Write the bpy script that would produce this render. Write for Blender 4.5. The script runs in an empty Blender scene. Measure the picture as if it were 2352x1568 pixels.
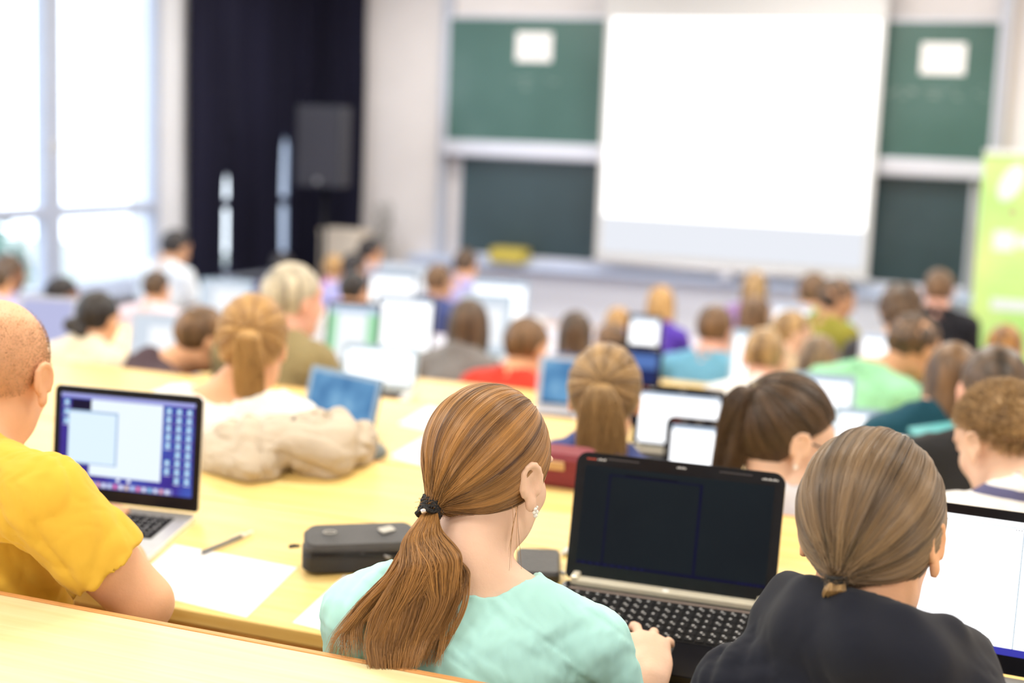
import bpy, bmesh, math, random
import numpy as np
from mathutils import Vector, Matrix

rad = math.radians
sc = bpy.context.scene
COL = sc.collection
RNG = np.random.default_rng(7)
random.seed(7)

# ------------------------------------------------------------------ camera
CAMP = np.array([0.0, 0.0, 1.63])
YAW, PITCH, ROLL = rad(21.1), rad(8.17), rad(2.29)
FPX = 50.0 / 36.0 * 2352


def _cam_axes():
    cy, sy, cp, sp = math.cos(YAW), math.sin(YAW), math.cos(PITCH), math.sin(PITCH)
    f = np.array([-sy * cp, cy * cp, -sp])
    r = np.array([cy, sy, 0.0])
    u = np.cross(r, f)
    cr, sr = math.cos(ROLL), math.sin(ROLL)
    return np.array([r * cr + u * sr, -r * sr + u * cr, f])


CM = _cam_axes()


def ray(px, py):
    return np.array([(px - 1176) / FPX, -(py - 784) / FPX, 1.0]) @ CM


def atZ(px, py, z):
    d = ray(px, py)
    return CAMP + (z - CAMP[2]) / d[2] * d


def atY(px, py, y):
    d = ray(px, py)
    return CAMP + y / d[1] * d


def atX(px, py, x):
    d = ray(px, py)
    return CAMP + x / d[0] * d


def depth(p):
    return float((np.asarray(p) - CAMP) @ CM[2])


cam = bpy.data.cameras.new('camera')
camo = bpy.data.objects.new('camera', cam)
COL.objects.link(camo)
m = Matrix.Identity(4)
for i in range(3):
    m[i][0], m[i][1], m[i][2], m[i][3] = CM[0][i], CM[1][i], -CM[2][i], CAMP[i]
camo.matrix_world = m
cam.sensor_width = 36
cam.lens = 50
cam.clip_end = 200
cam.dof.use_dof = True
cam.dof.focus_distance = 2.08
cam.dof.aperture_fstop = 1.85
sc.camera = camo

sc.view_settings.view_transform = 'Standard'
sc.view_settings.look = 'None'
sc.view_settings.gamma = 1
sc.view_settings.exposure = 0.22
sc.view_settings.use_curve_mapping = False
sc.cycles.max_bounces = 7
sc.cycles.diffuse_bounces = 4
sc.cycles.glossy_bounces = 3
sc.cycles.transparent_max_bounces = 8
sc.cycles.sample_clamp_indirect = 6

# ------------------------------------------------------------------ floor profile (shallow tiers that level out)
ROWP = 1.3
FLOORZ = [0.0, -0.12, -0.29, -0.41, -0.49, -0.55, -0.55, -0.55]
TAU = rad(9.0)          # the desk tops slope gently towards the students
TT = math.tan(TAU)


def floor_z(y):
    r = (y - 1.95) / ROWP
    return float(np.interp(r, range(-1, 8), [0.10] + FLOORZ))


# ------------------------------------------------------------------ materials
MATS = {}


def mat(name, col, rough=0.6, metal=0.0, spec=0.5, emit=None, estr=0.0, var=0.0, scale=20.0, bump=0.0, bscale=None, stretch=None, sheen=0.0, coat=0.0):
    """principled material with procedural noise variation and bump"""
    if name in MATS:
        return MATS[name]
    ma = bpy.data.materials.new(name)
    ma.use_nodes = True
    nt = ma.node_tree
    b = nt.nodes['Principled BSDF']
    b.inputs['Base Color'].default_value = (*col, 1)
    b.inputs['Roughness'].default_value = rough
    b.inputs['Metallic'].default_value = metal
    b.inputs['Specular IOR Level'].default_value = spec
    if sheen:
        b.inputs['Sheen Weight'].default_value = sheen
    if coat:
        b.inputs['Coat Weight'].default_value = coat
    if emit is not None:
        b.inputs['Emission Color'].default_value = (*emit, 1)
        b.inputs['Emission Strength'].default_value = estr
    if var or bump:
        tc = nt.nodes.new('ShaderNodeTexCoord')
        mp = nt.nodes.new('ShaderNodeMapping')
        if stretch:
            mp.inputs['Scale'].default_value = stretch
        nt.links.new(tc.outputs['Object'], mp.inputs['Vector'])
    if var:
        nz = nt.nodes.new('ShaderNodeTexNoise')
        nz.inputs['Scale'].default_value = scale
        nz.inputs['Detail'].default_value = 5
        nt.links.new(mp.outputs[0], nz.inputs['Vector'])
        mx = nt.nodes.new('ShaderNodeMix')
        mx.data_type = 'RGBA'
        mx.inputs[6].default_value = (*[min(1, c * (1 + var)) for c in col], 1)
        mx.inputs[7].default_value = (*[c * (1 - var) for c in col], 1)
        rp = nt.nodes.new('ShaderNodeValToRGB')
        rp.color_ramp.elements[0].position = 0.35
        rp.color_ramp.elements[1].position = 0.65
        nt.links.new(nz.outputs['Fac'], rp.inputs[0])
        nt.links.new(rp.outputs[0], mx.inputs[0])
        nt.links.new(mx.outputs[2], b.inputs['Base Color'])
    if bump:
        n2 = nt.nodes.new('ShaderNodeTexNoise')
        n2.inputs['Scale'].default_value = bscale or scale
        n2.inputs['Detail'].default_value = 3
        nt.links.new(mp.outputs[0], n2.inputs['Vector'])
        bp = nt.nodes.new('ShaderNodeBump')
        bp.inputs['Strength'].default_value = bump
        bp.inputs['Distance'].default_value = 0.01
        nt.links.new(n2.outputs['Fac'], bp.inputs['Height'])
        nt.links.new(bp.outputs[0], b.inputs['Normal'])
    MATS[name] = ma
    return ma


def emat(name, col, s=1.0):
    """a lit display"""
    if name in MATS:
        return MATS[name]
    ma = bpy.data.materials.new(name)
    ma.use_nodes = True
    b = ma.node_tree.nodes['Principled BSDF']
    b.inputs['Base Color'].default_value = (0.02, 0.02, 0.02, 1)
    b.inputs['Roughness'].default_value = 0.35
    b.inputs['Specular IOR Level'].default_value = 0.04
    b.inputs['Base Color'].default_value = (0.004, 0.004, 0.005, 1)
    b.inputs['Emission Color'].default_value = (*col, 1)
    b.inputs['Emission Strength'].default_value = s
    MATS[name] = ma
    return ma


def ramp_mat(name, stops, scale=4.0, stretch=(1, 1, 1), rough=0.6, emit=0.0, detail=4.0, coord='Object', dist=0.0):
    if name in MATS:
        return MATS[name]
    ma = bpy.data.materials.new(name)
    ma.use_nodes = True
    nt = ma.node_tree
    b = nt.nodes['Principled BSDF']
    b.inputs['Roughness'].default_value = rough
    tc = nt.nodes.new('ShaderNodeTexCoord')
    mp = nt.nodes.new('ShaderNodeMapping')
    mp.inputs['Scale'].default_value = stretch
    nz = nt.nodes.new('ShaderNodeTexNoise')
    nz.inputs['Scale'].default_value = scale
    nz.inputs['Detail'].default_value = detail
    nz.inputs['Distortion'].default_value = dist
    rp = nt.nodes.new('ShaderNodeValToRGB')
    e = rp.color_ramp.elements
    e[0].position, e[0].color = stops[0][0], (*stops[0][1], 1)
    e[1].position, e[1].color = stops[-1][0], (*stops[-1][1], 1)
    for p, c in stops[1:-1]:
        q = e.new(p)
        q.color = (*c, 1)
    nt.links.new(tc.outputs[coord], mp.inputs['Vector'])
    nt.links.new(mp.outputs[0], nz.inputs['Vector'])
    nt.links.new(nz.outputs['Fac'], rp.inputs[0])
    if emit:
        b.inputs['Base Color'].default_value = (0.004, 0.004, 0.005, 1)
        b.inputs['Specular IOR Level'].default_value = 0.04
        nt.links.new(rp.outputs[0], b.inputs['Emission Color'])
        b.inputs['Emission Strength'].default_value = emit
    else:
        nt.links.new(rp.outputs[0], b.inputs['Base Color'])
    MATS[name] = ma
    return ma


WOOD = ramp_mat('maple_wood', [(0.3, (0.82, 0.57, 0.19)), (0.5, (0.86, 0.63, 0.24)), (0.7, (0.89, 0.68, 0.29))], 3.0, (1.2, 22, 22), 0.38, detail=6)
WOODL = ramp_mat('pale_maple_wood', [(0.3, (0.80, 0.68, 0.36)), (0.5, (0.84, 0.73, 0.42)), (0.72, (0.87, 0.77, 0.47))], 3.0, (1.0, 45, 45), 0.4, detail=6)
WOODE = ramp_mat('oak_edge', [(0.3, (0.30, 0.13, 0.03)), (0.55, (0.45, 0.22, 0.05)), (0.7, (0.55, 0.30, 0.09))], 6.0, (2, 20, 40), 0.45, detail=6)
WALLM = mat('wall_paint', (0.78, 0.75, 0.77), 0.8, var=0.02, scale=3)
FLOORM = mat('floor_linoleum', (0.42, 0.40, 0.40), 0.5, var=0.08, scale=8)
CEILM = mat('ceiling_paint', (0.85, 0.84, 0.82), 0.9, var=0.02, scale=4)
BLACKP = mat('black_plastic', (0.008, 0.008, 0.011), 0.25, spec=0.22, var=0.1, scale=30)
ALU = mat('brushed_aluminium', (0.80, 0.79, 0.76), 0.35, metal=0.65, var=0.03, scale=60)
WHITEP = mat('white_paper', (0.90, 0.90, 0.92), 0.8, var=0.01, scale=10)


def skin_mat(tone):
    tones = {'fair': (0.80, 0.44, 0.26), 'pale': (0.84, 0.56, 0.42), 'tan': (0.60, 0.33, 0.19), 'brown': (0.30, 0.15, 0.09), 'pink': (0.80, 0.44, 0.34)}
    c = tones[tone]
    n = 'skin_' + tone
    if n in MATS:
        return MATS[n]
    ma = mat(n, c, 0.5, spec=0.35, var=0.05, scale=14, bump=0.06, bscale=220)
    b = ma.node_tree.nodes['Principled BSDF']
    b.inputs['Subsurface Weight'].default_value = 0.12
    b.inputs['Subsurface Radius'].default_value = (0.02, 0.008, 0.004)
    b.inputs['Subsurface Scale'].default_value = 0.5
    return ma


def cloth(name, col, bump=0.25, var=0.05, rough=0.85):
    return mat('cloth_' + name, col, rough, spec=0.15, var=var, scale=7, bump=bump, bscale=9, sheen=0.1)


HAIRC = {'chestnut': ((0.060, 0.022, 0.008), (0.60, 0.30, 0.09)), 'darkbrown': ((0.014, 0.009, 0.007), (0.15, 0.088, 0.05)),
         'black': ((0.005, 0.004, 0.006), (0.035, 0.028, 0.03)), 'blond': ((0.28, 0.14, 0.045), (0.74, 0.46, 0.18)),
         'ash': ((0.040, 0.025, 0.016), (0.36, 0.235, 0.13)), 'brown': ((0.05, 0.026, 0.012), (0.24, 0.13, 0.06)),
         'grey': ((0.16, 0.14, 0.12), (0.74, 0.66, 0.50)), 'lightbrown': ((0.11, 0.06, 0.028), (0.60, 0.39, 0.18))}


def hair_mat(kind):
    n = 'hair_' + kind
    if n in MATS:
        return MATS[n]
    a, b = HAIRC[kind]
    mid = tuple((x + y) / 2 for x, y in zip(a, b))
    ma = ramp_mat(n, [(0.32, a), (0.5, mid), (0.68, b)], 26.0, (1, 1, 0.12), 0.42, detail=3, dist=0.4)
    return ma


def strand_mat(kind):
    n = 'strand_' + kind
    if n in MATS:
        return MATS[n]
    a, b = HAIRC[kind]
    ma = bpy.data.materials.new(n)
    ma.use_nodes = True
    nt = ma.node_tree
    p = nt.nodes['Principled BSDF']
    p.inputs['Roughness'].default_value = 0.36
    p.inputs['Specular IOR Level'].default_value = 0.6
    hi = nt.nodes.new('ShaderNodeAttribute')
    hi.attribute_name = 'shade'
    rp = nt.nodes.new('ShaderNodeValToRGB')
    e = rp.color_ramp.elements
    e[0].position, e[0].color = 0.0, (*a, 1)
    e[1].position, e[1].color = 1.0, (*b, 1)
    nt.links.new(hi.outputs['Fac'], rp.inputs[0])
    nt.links.new(rp.outputs[0], p.inputs['Base Color'])
    MATS[n] = ma
    return ma


# ------------------------------------------------------------------ object helpers
def put(name, me, m, parent=None, **props):
    o = bpy.data.objects.new(name, me)
    COL.objects.link(o)
    if m is not None:
        for q in (m if isinstance(m, (list, tuple)) else [m]):
            me.materials.append(q)
    if parent is not None:
        o.parent = parent
    for k, v in props.items():
        o[k] = v
    return o


def thing(name, label, cat, loc=(0, 0, 0), rot=(0, 0, 0), group=None):
    o = bpy.data.objects.new(name, None)
    COL.objects.link(o)
    o.location = loc
    o.rotation_euler = rot
    o.empty_display_size = 0.1
    o['label'] = label
    o['category'] = cat
    if group:
        o['group'] = group
    return o


class MB:
    """collects shapes into one mesh"""

    def __init__(self):
        self.bm = bmesh.new()
        self.mi = 0

    def _mark(self, verts):
        fs = set()
        for v in verts:
            for f in v.link_faces:
                fs.add(f)
        for f in fs:
            f.material_index = self.mi
        return fs

    def box(self, c, s, rot=None, bevel=0.0, seg=2, smooth=False):
        r = bmesh.ops.create_cube(self.bm, size=1.0)
        vs = r['verts']
        for v in vs:
            v.co = Vector((v.co.x * s[0], v.co.y * s[1], v.co.z * s[2]))
        if bevel:
            es = list({e for v in vs for e in v.link_edges})
            rr = bmesh.ops.bevel(self.bm, geom=es, offset=bevel, segments=seg, affect='EDGES', profile=0.5)
            vs = list(set(rr['verts']) | {v for v in vs if v.is_valid})
        for v in vs:
            if rot is not None:
                v.co = rot @ v.co
            v.co += Vector(c)
        fs = self._mark(vs)
        if smooth:
            for f in fs:
                f.smooth = True
        return vs

    def slab(self, c, w, d, h, r, seg=5, rot=None, ebev=0.0):
        """flat slab with rounded vertical corners, centred at c"""
        pts = []
        for cx, cy, a0 in ((w / 2 - r, d / 2 - r, 0), (-w / 2 + r, d / 2 - r, 90), (-w / 2 + r, -d / 2 + r, 180), (w / 2 - r, -d / 2 + r, 270)):
            for k in range(seg + 1):
                a = rad(a0 + 90 * k / seg)
                pts.append((cx + r * math.cos(a), cy + r * math.sin(a)))
        self.prism(pts, -h / 2, h / 2, c, rot, ebev)

    def prism(self, pts, z0, z1, c=(0, 0, 0), rot=None, ebev=0.0):
        rings = [(z0, 0)] if not ebev else [(z0, ebev), (z0 + ebev, 0), (z1 - ebev, 0)]
        rings.append((z1, ebev))
        cx = sum(p[0] for p in pts) / len(pts)
        cy = sum(p[1] for p in pts) / len(pts)
        R = []
        allv = []
        for z, ins in rings:
            ring = []
            for x, y in pts:
                dx, dy = x - cx, y - cy
                L = math.hypot(dx, dy) or 1
                v = Vector((x - dx / L * ins, y - dy / L * ins, z))
                if rot is not None:
                    v = rot @ v
                ring.append(self.bm.verts.new(v + Vector(c)))
            R.append(ring)
            allv += ring
        n = len(pts)
        fs = []
        for a, b in zip(R, R[1:]):
            for i in range(n):
                fs.append(self.bm.faces.new((a[i], a[(i + 1) % n], b[(i + 1) % n], b[i])))
        fs.append(self.bm.faces.new(list(reversed(R[0]))))
        fs.append(self.bm.faces.new(R[-1]))
        for f in fs:
            f.material_index = self.mi

    def tube(self, pts, r, n=8, smooth=True, caps=True):
        pts = [Vector(p) for p in pts]
        rs = r if isinstance(r, (list, tuple)) else [r] * len(pts)
        rings = []
        up = Vector((0.13, 0.21, 0.97))
        for i, p in enumerate(pts):
            t = (pts[min(i + 1, len(pts) - 1)] - pts[max(i - 1, 0)]).normalized()
            a = t.cross(up)
            if a.length < 1e-3:
                a = t.cross(Vector((1, 0, 0)))
            a.normalize()
            b = t.cross(a)
            rings.append([self.bm.verts.new(p + (a * math.cos(2 * math.pi * k / n) + b * math.sin(2 * math.pi * k / n)) * rs[i]) for k in range(n)])
        fs = []
        for u, v in zip(rings, rings[1:]):
            for k in range(n):
                fs.append(self.bm.faces.new((u[k], u[(k + 1) % n], v[(k + 1) % n], v[k])))
        if caps:
            fs.append(self.bm.faces.new(list(reversed(rings[0]))))
            fs.append(self.bm.faces.new(rings[-1]))
        for f in fs:
            f.material_index = self.mi
            f.smooth = smooth

    def quad(self, pts):
        f = self.bm.faces.new([self.bm.verts.new(Vector(p)) for p in pts])
        f.material_index = self.mi

    def ball(self, c, r, sub=2, sc3=(1, 1, 1)):
        rr = bmesh.ops.create_icosphere(self.bm, subdivisions=sub, radius=r)
        for v in rr['verts']:
            v.co = Vector((v.co.x * sc3[0], v.co.y * sc3[1], v.co.z * sc3[2])) + Vector(c)
        for f in self._mark(rr['verts']):
            f.smooth = True

    def build(self, name, m, parent=None, **props):
        bmesh.ops.recalc_face_normals(self.bm, faces=self.bm.faces)
        me = bpy.data.meshes.new(name)
        self.bm.to_mesh(me)
        self.bm.free()
        return put(name, me, m, parent, **props)


# ------------------------------------------------------------------ implicit surfaces
class Field:
    def __init__(self, lo, hi, h):
        self.h = h
        self.lo = np.floor(np.array(lo, float) / h) * h
        n = np.maximum(np.ceil((np.array(hi) - self.lo) / h).astype(int) + 1, 3)
        self.ax = [(self.lo[i] + h * np.arange(n[i])).astype(np.float32) for i in range(3)]
        self.D = np.full(n, 0.08, np.float32)

    def _sl(self, lo, hi, pad):
        s = []
        for i in range(3):
            a = int(np.floor((lo[i] - pad - self.lo[i]) / self.h))
            b = int(np.ceil((hi[i] + pad - self.lo[i]) / self.h)) + 1
            a, b = max(a, 0), min(b, len(self.ax[i]))
            if b <= a:
                return None
            s.append(slice(a, b))
        return tuple(s)

    def pts(self, s):
        x, y, z = self.ax[0][s[0]], self.ax[1][s[1]], self.ax[2][s[2]]
        return np.stack(np.broadcast_arrays(x[:, None, None], y[None, :, None], z[None, None, :]), -1)

    def _apply(self, s, d, k, mode):
        A = self.D[s]
        if mode == 'sub':
            d = -d
            h = np.maximum(k - np.abs(A - d), 0) / k if k else 0
            self.D[s] = np.maximum(A, d) + (h * h * k * 0.25 if k else 0)
        else:
            h = np.maximum(k - np.abs(A - d), 0) / k if k else 0
            self.D[s] = np.minimum(A, d) - (h * h * k * 0.25 if k else 0)

    def cap(self, a, b, ra, rb=None, k=0.015, M=None, mode='add'):
        """round cone; M optionally squashes space (rows = axes / scale)"""
        a, b = np.asarray(a, float), np.asarray(b, float)
        rb = ra if rb is None else rb
        big = max(ra, rb)
        f = 1.0
        if M is not None:
            sv = np.linalg.svd(M, compute_uv=False)
            big = big / sv[-1]
            f = 1.0 / sv[0]
        s = self._sl(np.minimum(a, b) - big, np.maximum(a, b) + big, k + 0.006)
        if s is None:
            return
        P = self.pts(s) - a.astype(np.float32)
        d = (b - a)
        if M is not None:
            P = P @ np.asarray(M, np.float32).T
            d = M @ d
        L = float(d @ d)
        if L < 1e-12:
            q = np.sqrt((P * P).sum(-1)) - ra
        else:
            t = np.clip((P @ d.astype(np.float32)) / L, 0, 1)
            q = P - t[..., None] * d.astype(np.float32)
            q = np.sqrt((q * q).sum(-1)) - (ra + (rb - ra) * t)
        self._apply(s, (q * f).astype(np.float32), k, mode)

    def ell(self, c, r, Rt=None, k=0.02, mode='add', cut=None):
        """ellipsoid with radii r in frame Rt (columns = axes)"""
        c, r = np.asarray(c, float), np.asarray(r, float)
        Rt = np.eye(3) if Rt is None else Rt
        ext = np.sqrt(((Rt * r) ** 2).sum(1))
        s = self._sl(c - ext, c + ext, k + 0.006)
        if s is None:
            return
        P = (self.pts(s) - c.astype(np.float32)) @ Rt.astype(np.float32)
        k0 = np.sqrt(((P / r) ** 2).sum(-1))
        k1 = np.sqrt(((P / (r * r)) ** 2).sum(-1)) + 1e-9
        d = k0 * (k0 - 1) / k1
        if cut is not None:
            d = np.maximum(d, cut(P))
        self._apply(s, d.astype(np.float32), k, mode)

    def plane(self, p, n, box=None):
        """cut away everything on the +n side (within box lo,hi)"""
        s = self._sl(box[0], box[1], 0) if box is not None else tuple(slice(0, len(a)) for a in self.ax)
        if s is None:
            return
        n = np.asarray(n, float)
        n = n / np.linalg.norm(n)
        d = (self.pts(s) - np.asarray(p, np.float32)) @ n.astype(np.float32)
        self.D[s] = np.maximum(self.D[s], d.astype(np.float32))

    def noise(self, amp, freq, seed=0, stretch=(1, 1, 1), sharp=False):
        r = np.random.default_rng(seed)
        x, y, z = [a[None] * stretch[i] for i, a in enumerate(self.ax)]
        X, Y, Z = x[0][:, None, None], y[0][None, :, None], z[0][None, None, :]
        n = 0
        for o in range(3):
            f = freq * (1.0, 1.9, 3.3)[o]
            v = r.normal(size=(3, 3))
            v /= np.linalg.norm(v, axis=1)[:, None]
            ph = r.uniform(0, 6.28, 3)
            w1 = np.sin(f * 0.6 * (v[0, 0] * X + v[0, 1] * Y + v[0, 2] * Z) + ph[0])
            w = np.sin(f * (v[1, 0] * X + v[1, 1] * Y + v[1, 2] * Z) + 2.2 * w1 + ph[1])
            w2 = np.sin(f * (v[2, 0] * X + v[2, 1] * Y + v[2, 2] * Z) + 1.6 * w + ph[2])
            if sharp:
                w2 = 1 - 2 * np.abs(w2) ** 0.8
            n = n + w2 * (1.0, 0.5, 0.28)[o]
        self.D += (amp * n).astype(np.float32)

    def mesh(self, name):
        D = self.D
        D[0], D[-1] = 0.05, 0.05
        D[:, 0], D[:, -1] = 0.05, 0.05
        D[:, :, 0], D[:, :, -1] = 0.05, 0.05
        S = D < 0
        n = np.array(D.shape)
        cnt = np.zeros(n - 1, np.int8)
        for i in (0, 1):
            for j in (0, 1):
                for k in (0, 1):
                    cnt += S[i:n[0] - 1 + i, j:n[1] - 1 + j, k:n[2] - 1 + k]
        I = np.argwhere((cnt > 0) & (cnt < 8))
        me = bpy.data.meshes.new(name)
        if len(I) == 0:
            return me
        idx = np.full(n - 1, -1, np.int64)
        idx[I[:, 0], I[:, 1], I[:, 2]] = np.arange(len(I))
        acc = np.zeros((len(I), 3))
        num = np.zeros(len(I))
        corners = [(i, j, k) for i in (0, 1) for j in (0, 1) for k in (0, 1)]
        val = {c: D[I[:, 0] + c[0], I[:, 1] + c[1], I[:, 2] + c[2]] for c in corners}
        for c in corners:
            for a in range(3):
                if c[a] == 0:
                    c2 = tuple(1 if q == a else c[q] for q in range(3))
                    v0, v1 = val[c], val[c2]
                    m_ = (v0 < 0) != (v1 < 0)
                    t = np.where(m_, v0 / np.where(np.abs(v0 - v1) < 1e-9, 1, v0 - v1), 0)
                    for q in range(3):
                        acc[:, q] += m_ * (c[q] + (t if q == a else 0))
                    num += m_
        V = self.lo + self.h * (I + acc / num[:, None])
        Q = []
        for a in range(3):
            b, c = (a + 1) % 3, (a + 2) % 3
            sl0 = [slice(None)] * 3
            sl1 = [slice(None)] * 3
            sl0[a], sl1[a] = slice(0, -1), slice(1, None)
            A, B = S[tuple(sl0)], S[tuple(sl1)]
            E = np.argwhere(A != B)
            E = E[(E[:, b] > 0) & (E[:, c] > 0) & (E[:, b] < n[b] - 1) & (E[:, c] < n[c] - 1)]
            inside = A[E[:, 0], E[:, 1], E[:, 2]]

            def g(db, dc):
                F = E.copy()
                F[:, b] -= db
                F[:, c] -= dc
                return idx[F[:, 0], F[:, 1], F[:, 2]]
            q = np.stack([g(1, 1), g(0, 1), g(0, 0), g(1, 0)], 1)
            q[~inside] = q[~inside][:, ::-1]
            Q.append(q)
        Q = np.concatenate(Q)
        me.vertices.add(len(V))
        me.vertices.foreach_set('co', V.astype(np.float32).ravel())
        me.loops.add(len(Q) * 4)
        me.loops.foreach_set('vertex_index', Q.astype(np.int32).ravel())
        me.polygons.add(len(Q))
        me.polygons.foreach_set('loop_start', np.arange(0, len(Q) * 4, 4, dtype=np.int32))
        me.polygons.foreach_set('use_smooth', np.ones(len(Q), bool))
        me.update(calc_edges=True)
        me.validate()
        return me


def put_local(name, me, m, parent, **props):
    """mesh in world coordinates under an unrotated parent"""
    loc = np.array(parent.location)
    n = len(me.vertices)
    co = np.empty(n * 3, np.float32)
    me.vertices.foreach_get('co', co)
    co = co.reshape(-1, 3) - loc.astype(np.float32)
    me.vertices.foreach_set('co', co.ravel())
    me.update()
    return put(name, me, m, parent, **props)


def strands(name, lines, radius, m, parent, root, tip=0.4, shade=None):
    """lines: (N,K,3) world polylines -> one hair curves object"""
    lines = np.asarray(lines, np.float32) - np.array(root.location, np.float32)
    N, K = lines.shape[:2]
    c = bpy.data.hair_curves.new(name)
    c.add_curves([K] * N)
    c.position_data.foreach_set('vector', lines.ravel())
    a = c.attributes.new('radius', 'FLOAT', 'POINT')
    t = np.linspace(0, 1, K)
    r = np.repeat((radius * (1 - (1 - tip) * t ** 3))[None], N, 0).astype(np.float32)
    a.data.foreach_set('value', r.ravel())
    sh = c.attributes.new('shade', 'FLOAT', 'CURVE')
    if shade is None:
        shade = RNG.random(N)
    sh.data.foreach_set('value', np.clip(shade, 0, 1).astype(np.float32))
    c.materials.append(m)
    o = bpy.data.objects.new(name, c)
    COL.objects.link(o)
    o.parent = parent
    return o


# ------------------------------------------------------------------ people
def rotm(yaw, pitch=0.0, roll=0.0):
    """columns: right, forward, up. yaw>0 turns left, pitch>0 looks down, roll>0 tips to the right"""
    cy, sy = math.cos(rad(yaw)), math.sin(rad(yaw))
    Rz = np.array([[cy, -sy, 0], [sy, cy, 0], [0, 0, 1]])
    cp, sp = math.cos(rad(-pitch)), math.sin(rad(-pitch))
    Rx = np.array([[1, 0, 0], [0, cp, -sp], [0, sp, cp]])
    cr, sr = math.cos(rad(roll)), math.sin(rad(roll))
    Ry = np.array([[cr, 0, sr], [0, 1, 0], [-sr, 0, cr]])
    return Rz @ Rx @ Ry


def nrm(v):
    v = np.asarray(v, float)
    return v / (np.linalg.norm(v) + 1e-12)


def ik(S, W, l1, l2, pole):
    d = W - S
    L = np.linalg.norm(d)
    if L > (l1 + l2) * 0.985:
        W = S + d / L * (l1 + l2) * 0.985
        d = W - S
        L = np.linalg.norm(d)
    u = d / L
    a = (l1 * l1 - l2 * l2 + L * L) / (2 * L)
    h = math.sqrt(max(l1 * l1 - a * a, 0))
    p = pole - (pole @ u) * u
    return S + u * a + nrm(p) * h, W


def add_hand(F, W, d, up, side, s=1.0, curl=(28, 32, 20), spread=7, k=0.006, fine=True, r0=1.0):
    """palm, four fingers and thumb; W wrist, d direction, up = back of the hand, side=+1 right hand"""
    d = nrm(d)
    up = nrm(up - (up @ d) * d)
    lat = np.cross(d, up) * side            # towards the little finger
    M = np.array([d / 1.0, lat / 1.15, up / 0.52])
    F.cap(W, W + d * 0.03 * s, 0.026 * s, 0.03 * s, k=0.015, M=M)
    F.cap(W + d * 0.03 * s - lat * 0.006 * s, W + d * 0.066 * s, 0.034 * s, 0.035 * s, k=0.014, M=M)
    lens = (0.072, 0.080, 0.074, 0.058)
    for i in range(4):
        off = (-0.029, -0.0095, 0.0105, 0.029)[i]
        ang = rad((-1.4, -0.4, 0.6, 1.7)[i] * spread)
        base = W + d * (0.082, 0.088, 0.084, 0.074)[i] * s + lat * off * s + up * 0.002
        fd = nrm(d * math.cos(ang) + lat * math.sin(ang))
        p = base - fd * 0.02 * s
        rr = (0.0088, 0.0092, 0.0088, 0.0078)[i] * s * r0
        F.cap(p, base, rr * 1.15, rr * 1.1, k=k + 0.004)
        c = rad(-8 + 5 * i)
        p = base
        for q, fr in enumerate((0.46, 0.30, 0.24)):
            c += rad(curl[q])
            dd = fd * math.cos(c) - up * math.sin(c)
            p2 = p + dd * lens[i] * fr * s
            F.cap(p, p2, rr * (1.0, 0.95, 0.88)[q], rr * (0.95, 0.88, 0.78)[q], k=k * 0.6)
            p = p2
    tb = W + d * 0.025 * s - lat * 0.022 * s
    t1 = tb + (d * 0.5 - lat * 0.75 - up * 0.25) * 0.045 * s
    t2 = t1 + (d * 0.85 - lat * 0.35 - up * 0.2) * 0.033 * s
    t3 = t2 + (d * 0.95 - lat * 0.1 - up * 0.15) * 0.026 * s
    F.cap(tb, t1, 0.0150 * s, 0.0115 * s, k=0.012)
    F.cap(t1, t2, 0.0115 * s, 0.0100 * s, k=0.004)
    F.cap(t2, t3, 0.0100 * s, 0.0080 * s, k=0.004)


ZL_STD = ([-0.12, -0.085, -0.055, -0.02, 0.012, 0.03, 0.055, 0.085, 0.12], [-0.095, -0.090, -0.076, -0.045, 0.018, 0.02, 0.042, 0.062, 0.075])


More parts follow.
